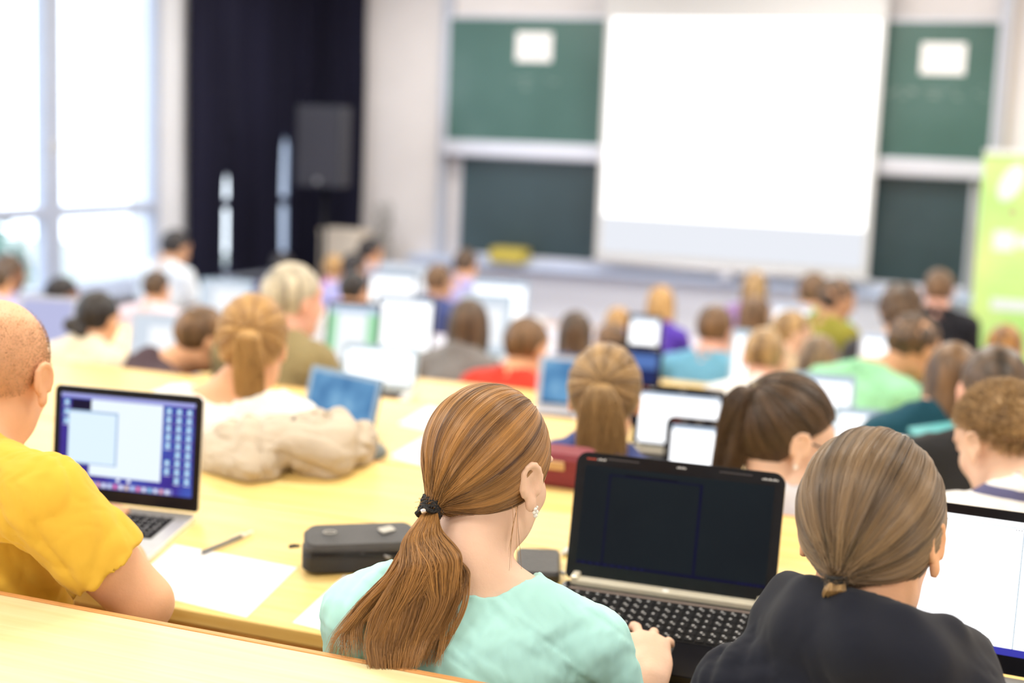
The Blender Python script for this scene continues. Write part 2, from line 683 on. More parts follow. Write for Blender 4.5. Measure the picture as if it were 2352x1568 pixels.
def head_prims(F, H, R, s, male, fine, ear=1.0, kf=1.0):
    L = lambda x, y, z: H + R @ (np.array([x, y, z]) * s)
    S = lambda *r: np.array(r) * s
    w = 1.0 if male else 0.965
    F.ell(L(0, -0.014, 0.020), S(0.078 * w, 0.096, 0.092), R, k=0.01)
    F.ell(L(0, 0.030, -0.045), S(0.058 * w, 0.062, 0.082), R, k=0.03)
    F.ell(L(0, 0.064, -0.098), S(0.026 if male else 0.020, 0.024, 0.022), R, k=0.03)
    F.ell(L(0, 0.070, 0.030), S(0.050, 0.022, 0.026), R, k=0.02)
    for sx in (-1, 1):
        F.ell(L(sx * 0.036 * w, 0.058, -0.038), S(0.024, 0.026, 0.026), R, k=0.02)
        F.ell(L(sx * 0.046 * w, 0.010, -0.078), S(0.014, 0.036, 0.026), R, k=0.03)
    if fine:
        for sx in (-1, 1):
            F.ell(L(sx * 0.031, 0.101, 0.0), S(0.019, 0.014, 0.012), R, k=0.012, mode='sub')
            F.ell(L(sx * 0.031, 0.080, 0.0), S(0.0135, 0.0135, 0.0125), R, k=0.003)
            F.cap(L(sx * 0.014, 0.094, 0.016), L(sx * 0.046, 0.084, 0.018), 0.006 * s, 0.005 * s, k=0.01)
        F.cap(L(0, 0.092, 0.012), L(0, 0.112, -0.030), 0.0075 * s, 0.011 * s, k=0.012)
        F.ell(L(0, 0.108, -0.036), S(0.017, 0.012, 0.009), R, k=0.008)
        F.cap(L(-0.018, 0.090, -0.063), L(0.018, 0.090, -0.063), 0.0070 * s, k=0.008)
        F.cap(L(-0.015, 0.089, -0.074), L(0.015, 0.089, -0.074), 0.0075 * s, k=0.006)
    else:
        F.cap(L(0, 0.092, 0.010), L(0, 0.108, -0.032), 0.009 * s, 0.013 * s, k=0.015)
    for sx in (-1, 1):
        a = rad(24) * sx
        # ear frame: thin axis points out and back
        ea_ = rad(11 if fine else 28)
        out = nrm(R @ np.array([sx * math.cos(ea_), -math.sin(ea_), 0]))
        upv = nrm(R @ np.array([0, -0.16, 1.0]))
        upv = nrm(upv - (upv @ out) * out)
        fwd = np.cross(upv, out)
        E = np.stack([out, fwd, upv], 1)
        c = L(sx * (0.0855 if fine else 0.080) * w, -0.008, -0.016)
        if not fine:
            F.ell(c + upv * 0.008 * s * ear, np.array([0.0085, 0.0185, 0.026]) * s * ear, E, k=0.008)
            F.ell(c - upv * 0.017 * s * ear + out * 0.001, np.array([0.0065, 0.0115, 0.016]) * s * ear, E, k=0.008)
            continue
        f2 = fwd if (R[:, 1] @ fwd) > 0 else -fwd
        q = s * ear
        F.cap(L(sx * 0.070, 0.0, -0.012), c + f2 * 0.006 * q - out * 0.004, 0.013 * s, 0.010 * s, k=0.008)
        F.ell(c + upv * 0.005 * q, np.array([0.0050, 0.0150, 0.0235]) * q, E, k=0.005)
        rim = []
        for t_ in range(11):
            a_ = rad(-35 + 26 * t_)
            # starts in front, runs over the top and down the back to the lobe
            rr_ = 0.0165 if t_ < 8 else 0.0140
            rim.append(c + out * (0.0035 + 0.0015 * math.sin(a_)) * s + f2 * math.cos(a_) * rr_ * q + upv * (0.006 + math.sin(a_) * 0.0235) * q)
        for a_, b_ in zip(rim, rim[1:]):
            F.cap(a_, b_, 0.0042 * q, k=0.003)
        F.ell(c - upv * 0.023 * q + f2 * 0.003 * q + out * 0.0015, np.array([0.0055, 0.0090, 0.0115]) * q, E, k=0.006)
        F.ell(c + out * 0.0085 * s + upv * 0.002 * q + f2 * 0.002 * q, np.array([0.0060, 0.0080, 0.0125]) * q, E, k=0.003, mode='sub')
        F.cap(c + f2 * 0.012 * q + out * 0.003 - upv * 0.004 * q, c + f2 * 0.012 * q - upv * 0.010 * q + out * 0.003, 0.0038 * q, k=0.004)


def person(px, ytop, Y, label, yaw=0, pitch=8, roll=0, tyaw=None, male=True, s=1.0, tone='fair', hair='short', hc='brown', top='shirt', tc=('white', (0.85, 0.85, 0.85)),
           sleeve='short', sw=None, h=0.009, lean=0.10, hands=None, fine=False, nback=0.035, neck=0.0, pole=None, curl=(28, 32, 20), spread=7, elbows=None, shz=(0, 0), ear=1.0, trousers=True, infl=1.0, neckcut=1.0, snap=True, sharp=False, shp=None, wr=0.0022, belly=1.0, arms=(1, 1), zl=None, hairr=1.0, group=None, hx=0.0, fieldhook=None, cap_noise=0.0):
    sw = sw or ((0.188 if male else 0.160) * s)
    if not fine and snap:
        c_ = [3.23, 4.53, 5.83, 7.13, 8.43, 9.73]
        Y = min(c_, key=lambda v: abs(v - Y))
    R = rotm(yaw, pitch, roll)
    T0 = atY(px, ytop, Y)
    H = T0 - R[:, 2] * 0.118 * s
    tyaw = yaw * 0.5 if tyaw is None else tyaw
    TR = rotm(tyaw)
    fl = floor_z(Y)
    # spine
    N = H + R @ (np.array([0, -0.028, -0.115]) * s) + np.array([hx, 0, 0]) - TR[:, 1] * nback * s + np.array([0, 0, -(0.065 if fine else 0.042) * s - neck])
    pz = min(fl + 0.56, N[2] - 0.36)
    Pv = np.array([N[0], N[1], 0]) - TR[:, 1] * lean
    Pv = np.array([Pv[0], Pv[1], pz])
    U = nrm(N - Pv)
    Rr = TR[:, 0]
    Fd = nrm(np.cross(U, Rr))
    TB = np.stack([Rr, Fd, U], 1)
    L = np.linalg.norm(N - Pv)
    root = thing('person', label, 'person', (float(Pv[0]), float(Pv[1]), fl), group=group)
    # arms
    l1, l2 = 0.285 * s * (1 if male else .94), 0.255 * s * (1 if male else .94)
    deskz = fl + 0.77
    A = []
    for i, sx in enumerate((-1, 1)):
        Sh = N - U * (0.055 if fine else 0.040) * s + Rr * sx * (sw - 0.01) + np.array([0, 0, shz[i]])
        if shp is not None and shp[i] is not None:
            Sh = np.array(shp[i], float)
        if hands is not None and hands[i] is not None:
            W = np.array(hands[i][0], float)
            hd = np.array(hands[i][1], float)
        else:
            W = np.array([Sh[0], Sh[1], 0]) + Fd * 0.34 - Rr * sx * 0.05
            W[2] = deskz + 0.035
            hd = Fd * 1.0 - Rr * sx * 0.3
            hd[2] = -0.05
        pl = (np.array(pole[i]) if pole is not None and pole[i] is not None else Rr * sx * 0.5 - np.array([0, 0, 1.0]) - Fd * 0.3)
        if elbows is not None and elbows[i] is not None:
            El = np.array(elbows[i], float)
        else:
            El, W = ik(Sh, W, l1, l2, pl)
        A.append((Sh, El, W, hd, sx))

    def torso(F, e, sleeves=None, smooth=1.0, cl=False):
        ar = sw / 0.188
        F.ell(N - U * 0.30 * L + Fd * 0.012, np.array([sw * 0.93 + e, 0.108 * s * belly + e, 0.33 * L + e]), TB, k=0.05)
        F.ell(N - U * 0.64 * L + Fd * 0.015, np.array([sw * 0.83 * belly + e, 0.098 * s * belly + e, 0.30 * L + e]), TB, k=0.06)
        F.ell(N - U * 0.95 * L + Fd * 0.02, np.array([sw * 0.98 + e, 0.13 * s + e, 0.20 * L + e]), TB, k=0.06)
        F.cap(A[0][0] + Rr * 0.03, A[1][0] - Rr * 0.03, 0.050 * s * ar + e, k=0.04)
        nk = N + U * 0.05 * s
        for (Sh, El, W, hd, sx) in A:
            F.cap(nk, Sh + Rr * sx * -0.02 + U * 0.008, 0.036 * s + e, 0.040 * s + e, k=0.045)

    body = Field(*_bbox([H, N, Pv] + [q for a in A for q in a[:3]], 0.17 * s), h)
    torso(body, 0.0)
    neckr = (0.058 if male else 0.049) * s
    body.cap(N - U * 0.03, H + R @ (np.array([0, -0.018, -0.05]) * s), neckr * 1.06, neckr, k=0.035)
    if neckcut < 5:
        pass
    body.cap(N + Fd * 0.03, H + R @ (np.array([0, 0.02, -0.08]) * s), neckr * 0.8, neckr * 0.7, k=0.03)
    head_prims(body, H, R, s, male, fine, ear)
    fat = (1.0 if male else 0.86) * s
    for i, (Sh, El, W, hd, sx) in enumerate(A):
        if not arms[i]:
            body.cap(Sh, El, 0.05 * fat, 0.04 * fat, k=0.03)
            continue
        body.cap(Sh, El, 0.050 * fat, 0.039 * fat, k=0.03)
        body.cap(Sh * 0.6 + El * 0.4, El, 0.046 * fat, 0.036 * fat, k=0.03)
        body.cap(El, El * 0.6 + W * 0.4, 0.038 * fat, 0.040 * fat, k=0.02)
        body.cap(El * 0.6 + W * 0.4, W, 0.040 * fat, 0.025 * fat, k=0.02)
        upv = np.array([0, 0, 1.0])
        add_hand(body, W, hd, upv, sx, s * (1.0 if male else 0.92), curl=curl, spread=spread, k=0.006, r0=1.0 if fine else 1.15)
    put_local('body', body.mesh('body'), skin_mat(tone), root)
    # garment
    ht = Field(*_bbox([N + U * 0.1, Pv] + [q for a in A for q in a[:3]], 0.20 * s), h)
    e = 0.010 * infl
    torso(ht, e)
    for (Sh, El, W, hd, sx) in A:
        if sleeve == 'long':
            ht.cap(Sh, El, 0.053 * fat + e, 0.044 * fat + e, k=0.03)
            ht.cap(El, W - nrm(W - El) * 0.005, 0.046 * fat + e, 0.030 * fat + e * 0.7, k=0.02)
        elif sleeve == 'short':
            fr = 0.62 if male else 0.42
            Se = Sh + (El - Sh) * (fr + 0.2)
            cutp = Sh + (El - Sh) * fr
            F2 = Field(*_bbox([Sh, Se], 0.10), h)
            F2.cap(Sh, Se, 0.053 * fat + e, 0.053 * fat + e * 1.6, k=0)
            F2.plane(cutp, El - Sh)
            _merge(ht, F2, 0.03)
    # neckline
    nc = neckr * 1.02 * neckcut
    if neckcut > 1.15:
        ht.cap(N + U * 0.105 * s + Fd * 0.03, N + U * 0.14 * s + Fd * 0.03, 0.131 * s * (neckcut / 1.2), k=0.003, mode='sub')
    else:
        ht.cap(N + Fd * 0.015 * neckcut - U * 0.012, N + U * 0.16 + Fd * 0.03, nc + 0.012, nc + 0.016, k=0.006, mode='sub')
    if wr:
        ht.noise(wr, 62 if not sharp else 34, seed=abs(int(px)), stretch=(1, 1, 0.8), sharp=sharp)
    if fieldhook:
        fieldhook(ht, dict(N=N, U=U, Rr=Rr, Fd=Fd, A=A, H=H, R=R, L=L, e=e, nr=neckr))
    cm = tc[2] if len(tc) > 2 else cloth(tc[0], tc[1])
    put_local(top, ht.mesh(top), cm, root)
    if trousers:
        tf = Field(*_bbox([Pv + Fd * 0.55, Pv - Fd * 0.2 + Rr * .2, Pv - Rr * .2, np.array([Pv[0], Pv[1], fl + .05])], 0.1), 0.018)
        tf.ell(Pv, (sw * 0.95, 0.125, 0.11), TB, k=0.03)
        for sx in (-1, 1):
            hp = Pv + Rr * sx * 0.09 - np.array([0, 0, 0.03])
            kn = hp + Fd * 0.42 + Rr * sx * 0.04
            kn[2] = hp[2] - 0.02
            an = kn + Fd * 0.04
            an[2] = fl + 0.09
            tf.cap(hp, kn, 0.082, 0.060, k=0.03)
            tf.cap(kn, an, 0.058, 0.048, k=0.02)
            tf.cap(an, an + Fd * 0.14 - np.array([0, 0, 0.04]), 0.042, 0.035, k=0.01)
        put_local('trousers', tf.mesh('trousers'), cloth('denim', (0.05, 0.07, 0.13)), root)
    # hair
    hair_o = None
    if hair not in ('bald', None):
        zx, zy = zl or ZL_STD
        cr = np.array([0.084, 0.104, 0.100]) * s * hairr * (1.0 if male else 0.985)
        hcn = H + R @ (np.array([0, -0.014, 0.020]) * s)
        hf = Field(*_bbox([hcn, hcn - R[:, 1] * 0.06, N - R[:, 1] * 0.05 - np.array([0, 0, 0.12 if hair in ('long', 'pony', 'bun') else 0])], 0.14 * s), h)

        def cut(P):
            y = P[..., 1] / s - 0.014
            z = P[..., 2] / s + 0.020
            return (np.interp(y, zx, zy) - z) * 0.8
        hf.ell(hcn, cr, R, k=0.004, cut=cut)
        Lh = lambda x, y, z: H + R @ (np.array([x, y, z]) * s)
        if hair == 'long':
            hf.ell(Lh(0, -0.045, -0.06), np.array([0.082, 0.062, 0.12]) * s, R, k=0.03)
            hf.ell(Lh(0, -0.055, -0.15), np.array([0.070, 0.045, 0.11]) * s, R, k=0.03)
            for sx in (-1, 1):
                hf.ell(Lh(sx * 0.070, 0.01, -0.06), np.array([0.020, 0.045, 0.10]) * s, R, k=0.02)
        elif hair == 'pony':
            p0 = Lh(0, -0.105, 0.03)
            p1 = Lh(0.0, -0.150, 0.0)
            p2 = p1 + np.array([0, -0.01, -0.09 * s])
            p3 = p2 + np.array([0, 0.01, -0.12 * s])
            hf.cap(p0, p1, 0.020 * s, 0.026 * s, k=0.01)
            hf.cap(p1, p2, 0.030 * s, 0.038 * s, k=0.02)
            hf.cap(p2, p3, 0.038 * s, 0.018 * s, k=0.02)
        elif hair == 'bun':
            hf.ell(Lh(-0.03, -0.115, -0.05), np.array([0.042, 0.036, 0.036]) * s, R, k=0.01)
            hf.ell(Lh(0.02, -0.11, -0.072), np.array([0.03, 0.03, 0.03]) * s, R, k=0.01)
        elif hair == 'curly':
            hf.noise(0.007, 60, seed=abs(int(px)))
        elif hair == 'short':
            hf.noise(0.0015, 80, seed=abs(int(px)))
        if cap_noise:
            hf.noise(cap_noise, 90, seed=3)
        hair_o = put_local('hair', hf.mesh('hair'), hair_mat(hc), root)
    return dict(root=root, H=H, R=R, N=N, U=U, A=A, Fd=Fd, Rr=Rr, TB=TB, L=L, s=s, hair=hair_o, sw=sw, Pv=Pv, nr=neckr)


def _bbox(pts, pad):
    P = np.array(pts)
    return P.min(0) - pad, P.max(0) + pad


def _merge(F, G, k):
    """smooth-union field G (same spacing, own box) into F by trilinear-free nearest resample"""
    off = np.round((G.lo - F.lo) / F.h).astype(int)
    G.lo = F.lo + off * F.h
    a = np.maximum(off, 0)
    b = np.minimum(off + np.array(G.D.shape), np.array(F.D.shape))
    if (b <= a).any():
        return
    sf = tuple(slice(a[i], b[i]) for i in range(3))
    sg = tuple(slice(a[i] - off[i], b[i] - off[i]) for i in range(3))
    F._apply(sf, G.D[sg], k, 'add')


def scalp_strands(P, n, hc, tgt, radius=0.0003, zl=None, hairr=1.0, K=16, lift=0.03, male=False, tiejit=0.008, root_fn=None, seed=1, streak=9.0):
    """hairs combed over the skull from their roots to a tie point (head-local)"""
    rg = np.random.default_rng(seed)
    s, R, H = P['s'], P['R'], P['H']
    zx, zy = zl or ZL_STD
    cen = np.array([0, -0.014, 0.020])
    cr = np.array([0.084, 0.104, 0.100]) * hairr * (1.0 if male else 0.985)
    d = rg.normal(size=(n * 4, 3))
    d /= np.linalg.norm(d, axis=1)[:, None]
    p = d * cr + cen
    ok = p[:, 2] > np.interp(p[:, 1], zx, zy) + 0.001
    if root_fn is not None:
        ok &= root_fn(p)
    d = d[ok][:n]
    n = len(d)
    t = nrm((np.array(tgt) - cen) / cr)
    cosw = np.clip(d @ t, -0.999, 0.999)
    w = np.arccos(cosw)
    # how far round the tie the hair comes from: gives broad streaks
    a = nrm(np.cross(t, [0, 0, 1.0]))
    b = np.cross(t, a)
    phi = np.arctan2(d @ b, d @ a)
    st = 0.5 + 0.22 * np.sin(phi * streak + 1.0) + 0.14 * np.sin(phi * streak * 2.7 + 2) + 0.10 * np.sin(phi * streak * 6.1)
    shade = st * 0.75 + rg.random(n) * 0.45 - 0.12
    off = 1 + rg.random(n) * lift * 0.6 + 0.012 * np.sin(phi * streak * 2 + 0.5) + 0.006 * np.sin(phi * 41)
    u = np.linspace(0, 1, K)[None, :, None]
    S = (np.sin((1 - u) * w[:, None, None]) * d[:, None] + np.sin(u * w[:, None, None]) * t) / np.sin(w)[:, None, None]
    fl = np.clip(np.sin(np.pi * np.clip(u, 0, 1)) ** 0.6, 0, 1)
    rr = 1 + (off[:, None, None] - 1) * fl
    loc = S * cr * rr + cen
    # gather into the tie
    g = u ** 6
    jit = rg.normal(size=(n, 3)) * tiejit * 0.5
    loc = loc * (1 - g) + (np.array(tgt) + jit[:, None]) * g
    return H + (loc * s) @ R.T, shade


def tail_strands(path, width, thick, n, lat, nor, K=22, seed=2, wave=0.004, endjit=0.15, clumps=40, spread=1.0):
    """a hanging tail of hair along path (world), lat/nor = cross directions"""
    rg = np.random.default_rng(seed)
    path = np.array(path, float)
    L = np.concatenate([[0], np.cumsum(np.linalg.norm(np.diff(path, axis=0), axis=1))])
    L /= L[-1]
    end = 1 - endjit * rg.random(n) ** 1.5
    u = np.linspace(0, 1, K)[None] * end[:, None]
    # smooth the polyline
    tt = np.linspace(0, 1, 200)
    C = np.stack([np.interp(tt, L, path[:, i]) for i in range(3)], 1)
    for _ in range(60):
        C[1:-1] = (C[:-2] + 2 * C[1:-1] + C[2:]) / 4
    c = np.stack([np.interp(u, tt, C[:, i]) for i in range(3)], -1)
    W = np.interp(u, np.linspace(0, 1, len(width)), width)
    T = np.interp(u, np.linspace(0, 1, len(thick)), thick)
    cl = rg.integers(0, clumps, n)
    ca, cb = rg.uniform(-1, 1, clumps), rg.uniform(-1, 1, clumps)
    a = rg.uniform(-1, 1, n)
    b = rg.uniform(-1, 1, n)
    pull = np.clip(u * 1.3, 0, 0.78)
    A = a[:, None] * (1 - pull) + ca[cl][:, None] * pull
    B = b[:, None] * (1 - pull) + cb[cl][:, None] * pull
    ph = rg.uniform(0, 6.28, clumps)[cl][:, None]
    fr = rg.uniform(5, 10, clumps)[cl][:, None]
    A = A + np.sin(u * fr + ph) * wave / np.maximum(W, 1e-3) * u * 1.5 + rg.normal(size=(n, 1)) * 0.05 * u
    B = B + np.cos(u * fr * 1.3 + ph) * wave / np.maximum(T, 1e-3) * u
    lat, nor = nrm(lat), nrm(nor)
    out = c + (A * W)[..., None] * lat + (B * T)[..., None] * nor
    shade = 0.3 + 0.4 * (np.sin(ca[cl] * 17) * 0.5 + 0.5) + rg.random(n) * 0.4 - 0.1
    return out, shade


# ------------------------------------------------------------------ the room
WY, WX, WR, WB, CZ = 11.5, -6.6, 3.4, -1.8, 3.35
STRUCT = dict(kind='structure')


def struct(name, boxes, m):
    b = MB()
    for lo, hi in boxes:
        lo, hi = np.array(lo, float), np.array(hi, float)
        b.box((lo + hi) / 2, hi - lo)
    return b.build(name, m, **STRUCT)


fb = []
ys = [1.95 + ROWP * (r - 0.75) for r in range(0, 8)]
edges = [WB] + ys + [WY]
lv = [0.10] + FLOORZ
for i in range(len(edges) - 1):
    fb.append(((WX, edges[i], -0.8), (WR, edges[i + 1], lv[min(i, len(lv) - 1)])))
struct('floor', fb, FLOORM)
struct('ceiling', [((WX - .3, WB - .2, CZ), (WR + .2, WY + .3, CZ + .15))], CEILM)
struct('wall_front', [((WX - .3, WY, -0.8), (WR + .2, WY + .2, CZ))], WALLM)
struct('wall_right', [((WR, WB, -0.8), (WR + .2, WY, CZ))], WALLM)
struct('wall_back', [((WX - .3, WB - .2, -0.8), (WR + .2, WB, CZ))], WALLM)
sillz = float(atX(321, 657, WX)[2])
trz = float(atX(354, 468, WX)[2])
opens = [(-0.9, 1.4), (1.85, 4.15), (4.4, 6.65), (6.92, 9.39), (9.85, 11.48)]  # openings nearer the camera are unseen windows, added to let in daylight
wl = [((WX - .3, WB, -0.8), (WX, WY, sillz)), ((WX - .3, WB, 3.1), (WX, WY, CZ))]
prev = WB
for a, b in opens:
    wl.append(((WX - .3, prev, sillz), (WX, a, 3.1)))
    prev = b
wl.append(((WX - .3, prev, sillz), (WX, WY, 3.1)))
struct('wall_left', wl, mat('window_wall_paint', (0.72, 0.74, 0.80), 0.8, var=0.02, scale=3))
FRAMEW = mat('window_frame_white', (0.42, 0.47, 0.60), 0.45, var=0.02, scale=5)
gm = bpy.data.materials.new('window_glass')
gm.use_nodes = True
gt = gm.node_tree
gt.nodes.clear()
go = gt.nodes.new('ShaderNodeOutputMaterial')
gx = gt.nodes.new('ShaderNodeMixShader')
gtr = gt.nodes.new('ShaderNodeBsdfTransparent')
ggl = gt.nodes.new('ShaderNodeBsdfGlossy')
ggl.inputs['Roughness'].default_value = 0.02
gx.inputs[0].default_value = 0.05
gt.links.new(gtr.outputs[0], gx.inputs[1])
gt.links.new(ggl.outputs[0], gx.inputs[2])
gt.links.new(gx.outputs[0], go.inputs[0])
for n, (a, b) in enumerate(opens, 1):
    mb = MB()
    x0, x1 = WX - 0.10, WX - 0.03
    xm = (x0 + x1) / 2
    mid = 8.14 if n == 4 else (a + b) / 2
    for y in (a + 0.03, b - 0.03):
        mb.box((xm, y, (sillz + 3.1) / 2), (0.08, 0.07, 3.1 - sillz), bevel=.008)
    mb.box((xm, mid, (sillz + 3.1) / 2), (0.10, 0.17, 3.1 - sillz), bevel=.01)
    for z, t in ((sillz + 0.03, 0.07), (3.07, 0.07), (trz - 0.03, 0.085)):
        mb.box((xm, (a + b) / 2, z), (0.09, b - a, t), bevel=.008)
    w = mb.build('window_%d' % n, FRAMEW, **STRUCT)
    g = MB()
    for y0, y1 in ((a + .05, mid - .07), (mid + .07, b - .05)):
        for z0, z1 in ((sillz + .05, trz - .06), (trz, 3.05)):
            g.box((xm, (y0 + y1) / 2, (z0 + z1) / 2), (0.006, y1 - y0, z1 - z0))
    g.build('pane', gm, w)
    hb = MB()
    hb.box((WX - 0.02, mid, trz + 0.42), (0.02, 0.035, 0.12), bevel=.006)
    hb.box((WX - 0.0, mid + 0.02, trz + 0.44), (0.02, 0.10, 0.022), bevel=.006)
    hb.build('window_handle', ALU, w)
    sb = MB()
    sb.box((WX + 0.02, (a + b) / 2, sillz - 0.015), (0.26, b - a + .06, 0.03), bevel=.006)
    sb.build('window_sill', FRAMEW, w)

# ---- outside
GRASS = mat('pale_ground', (0.30, 0.32, 0.30), 0.9, var=0.1, scale=2)
g = MB()
g.box((-32, 10, -3.1), (50, 70, 0.2))
g.build('ground', GRASS, kind='structure')
FAC = mat('facade_render', (0.42, 0.44, 0.46), 0.9, var=0.03, scale=1)
bt = thing('building', 'pale rendered building standing outside beyond the tall window', 'building', (-24, 15.0, -3))
b = MB()
b.box((-2, 2, 3.6), (8, 12, 7.2))
b.build('wall', FAC, bt)
b = MB()
b.prism([(-6.4, -4.4), (2.4, -4.4), (2.4, 8.4), (-6.4, 8.4)], 7.2, 7.5)
b.build('roof', mat('roof_grey', (0.22, 0.25, 0.30), 0.8), bt)
for q, yy in enumerate((-2.6, 0.4, 3.4, 6.2)):
    for zz in (1.6, 4.6):
        f = MB()
        f.box((2.02, yy, zz), (0.08, 0.9, 1.5), bevel=.01)
        fo = f.build('window_frame', FRAMEW, bt)
        f = MB()
        f.box((2.07, yy, zz), (0.02, 0.74, 1.34))
        f.build('glass_pane', mat('far_glass', (0.05, 0.12, 0.16), 0.3), fo)


def tree(x, y, z, hgt, r, label, seed):
    rg = random.Random(seed)
    t = thing('tree', label, 'tree', (x, y, z), group='trees outside the window')
    b = MB()
    b.tube([(0, 0, 0), (0.05, 0.03, hgt * .35), (-0.04, 0.05, hgt * .6), (0.02, 0, hgt * .8)], [0.16, 0.13, 0.09, 0.05])
    for q in range(6):
        a = q * 1.05
        z0 = hgt * (.38 + .06 * q)
        b.tube([(0, 0, z0), (math.cos(a) * r * .45, math.sin(a) * r * .45, z0 + r * .35), (math.cos(a) * r * .8, math.sin(a) * r * .8, z0 + r * .5)], [0.06, 0.04, 0.02], n=6)
    b.build('trunk', mat('bark', (0.12, 0.11, 0.12), 0.9, var=.2, scale=20), t)
    b = MB()
    for q in range(900):
        u = Vector((rg.gauss(0, 1), rg.gauss(0, 1), rg.gauss(0, 1))).normalized() * r * rg.uniform(.45, 1)
        c = Vector((u.x, u.y, hgt * .68 + u.z * .8))
        a1 = Vector((rg.gauss(0, 1), rg.gauss(0, 1), rg.gauss(0, 1))).normalized()
        a2 = a1.cross(Vector((rg.gauss(0, 1), rg.gauss(0, 1), rg.gauss(0, 1)))).normalized()
        l = rg.uniform(.10, .2)
        b.quad([c - a1 * l, c + a2 * l * .5, c + a1 * l, c - a2 * l * .5])
    b.build('foliage', mat('foliage', (0.16, 0.26, 0.22), 0.8, var=.2, scale=3), t)


tree(-13.5, 14.2, -3, 3.9, 1.3, 'leafy tree outside the window, seen through its right-hand pane', 3)
tree(-15.5, 12.4, -3, 3.4, 1.1, 'small round tree outside the window, nearer the pale building corner', 5)
tree(-12.6, 11.4, -3, 3.3, 0.9, 'low bushy tree outside the window just above its sill', 8)

# ---- dark curtains
CURT = mat('curtain_cloth', (0.012, 0.012, 0.028), 0.9, spec=0.1, var=0.25, scale=5, stretch=(1, 1, 0.1), sheen=0.05)


def curtain(path, shift0, shift1, label, seed):
    """pleated cloth hanging along path; the ends can pull in towards the bottom"""
    path = np.array(path, float)
    L = np.concatenate([[0], np.cumsum(np.linalg.norm(np.diff(path, axis=0), axis=1))])
    tot = L[-1]
    n = int(tot / 0.018)
    Z = np.linspace(-0.2, 3.22, 36)
    V = []
    for z in Z:
        a = shift0(z)
        b_ = tot - shift1(z)
        ss = np.linspace(a, b_, n)
        x = np.interp(ss, L, path[:, 0])
        y = np.interp(ss, L, path[:, 1])
        u = np.linspace(0, 1, n)
        dx = np.gradient(x)
        dy = np.gradient(y)
        q = np.hypot(dx, dy) + 1e-9
        w = 0.026 * np.sin(u * tot / 0.115 * 6.283 * 0.9 + seed + 0.5 * np.sin(u * 9 + seed)) * (0.8 + 0.2 * math.sin(z * 1.3))
        V.append(np.stack([x - dy / q * w, y + dx / q * w, np.full(n, z)], 1))
    V = np.array(V)
    me = bpy.data.meshes.new('curtain')
    nz = len(Z)
    F = [(i * n + j, i * n + j + 1, (i + 1) * n + j + 1, (i + 1) * n + j) for i in range(nz - 1) for j in range(n - 1)]
    me.from_pydata(V.reshape(-1, 3).tolist(), [], F)
    for p in me.polygons:
        p.use_smooth = True
    o = put('curtain', me, CURT, label=label, category='curtain')
    md = o.modifiers.new('s', 'SOLIDIFY')
    md.thickness = 0.004
    return o


cx = WX + 0.075
y430 = float(atX(436, 300, cx)[1])
y520 = float(atX(520, 480, cx)[1])
y655 = float(atX(652, 450, cx)[1])
x840 = float(atY(836, 300, 11.34)[0])
zA = float(atX(520, 395, cx)[2])
zB = float(atX(655, 305, cx)[2])
zB0 = float(atX(655, 590, cx)[2])
curtain([(cx, y430), (cx, y520 + .08)], lambda z: 0.012 * math.sin(z * 2), lambda z: .08 + 0.055 * max(-1.4, min(1, (zA + .1 - z) / .2)),
        'dark navy curtain panel beside the bright window', 0.3)
curtain([(cx, y520 - .08), (cx, min(y655, 11.22))], lambda z: .08 + 0.05 * max(-1.5, min(1, (zA + .1 - z) / .2)), lambda z: 0.06 * max(0, min(1, (zB - z) / .12)) * (0.6 + 0.5 * math.sin(max(0, zB - z) * 2.6)) - 0.006,
        'dark curtain panel hanging between the two slits of daylight', 1.7)
curtain([(cx, min(y655, 11.22)), (cx + .02, 11.27), (cx + .12, 11.35), (x840, 11.37)], lambda z: 0.055 * max(0, min(1, (zB - z) / .12)), lambda z: 0.012 * math.sin(z * 3),
        'wide black curtain wrapped round the corner behind the loudspeaker', 2.4)
b = MB()
b.tube([(cx, WB + .2, 3.26), (cx, 11.2, 3.26), (cx + .1, 11.36, 3.26), (x840, 11.37, 3.26)], 0.016)
b.build('curtain_rail', ALU, label='metal rail along the ceiling carrying the dark curtains', category='curtain rail')

# ---- blackboards
BY = 11.40


def on(px, py, y=BY):
    p = atY(px, py, y)
    return float(p[0]), float(p[2])


xl, zt = on(1036, 42)
xr, _ = on(2298, 52)
_, zm = on(1200, 327)
xl2, zm2 = on(1059, 356)
xr2, _ = on(2233, 402)
_, zb = on(1700, 624)
BOARDG = ramp_mat('board_green', [(0.3, (0.035, 0.100, 0.085)), (0.55, (0.050, 0.125, 0.110)), (0.75, (0.075, 0.155, 0.145))], 1.2, (1, 1, 1), 0.32, detail=5)
BOARDD = ramp_mat('board_dark_green', [(0.3, (0.022, 0.044, 0.054)), (0.6, (0.032, 0.062, 0.076)), (0.75, (0.05, 0.085, 0.105))], 1.2, (1, 1, 1), 0.32, detail=5)
RAILM = mat('board_rail', (0.66, 0.68, 0.78), 0.35, metal=0.3, var=0.02, scale=8)


def board(name, label, x0, x1, z0, z1, y, m, rail):
    t = thing(name, label, 'blackboard', ((x0 + x1) / 2, y, z0))
    w, hh = x1 - x0, z1 - z0
    b = MB()
    b.box((0, 0, hh / 2), (w, 0.025, hh))
    b.build('writing_surface', m, t)
    b = MB()
    b.box((0, -0.004, hh + 0.012), (w + .05, 0.045, 0.024), bevel=.004)
    for sx in (-1, 1):
        b.box((sx * (w / 2 + .012), -0.004, hh / 2), (0.024, 0.045, hh), bevel=.004)
    b.build('frame', RAILM, t)
    b = MB()
    b.box((0, -0.03, -rail / 2), (w + .05, 0.09, rail), bevel=.008)
    b.build('chalk_rail', RAILM, t)
    return t


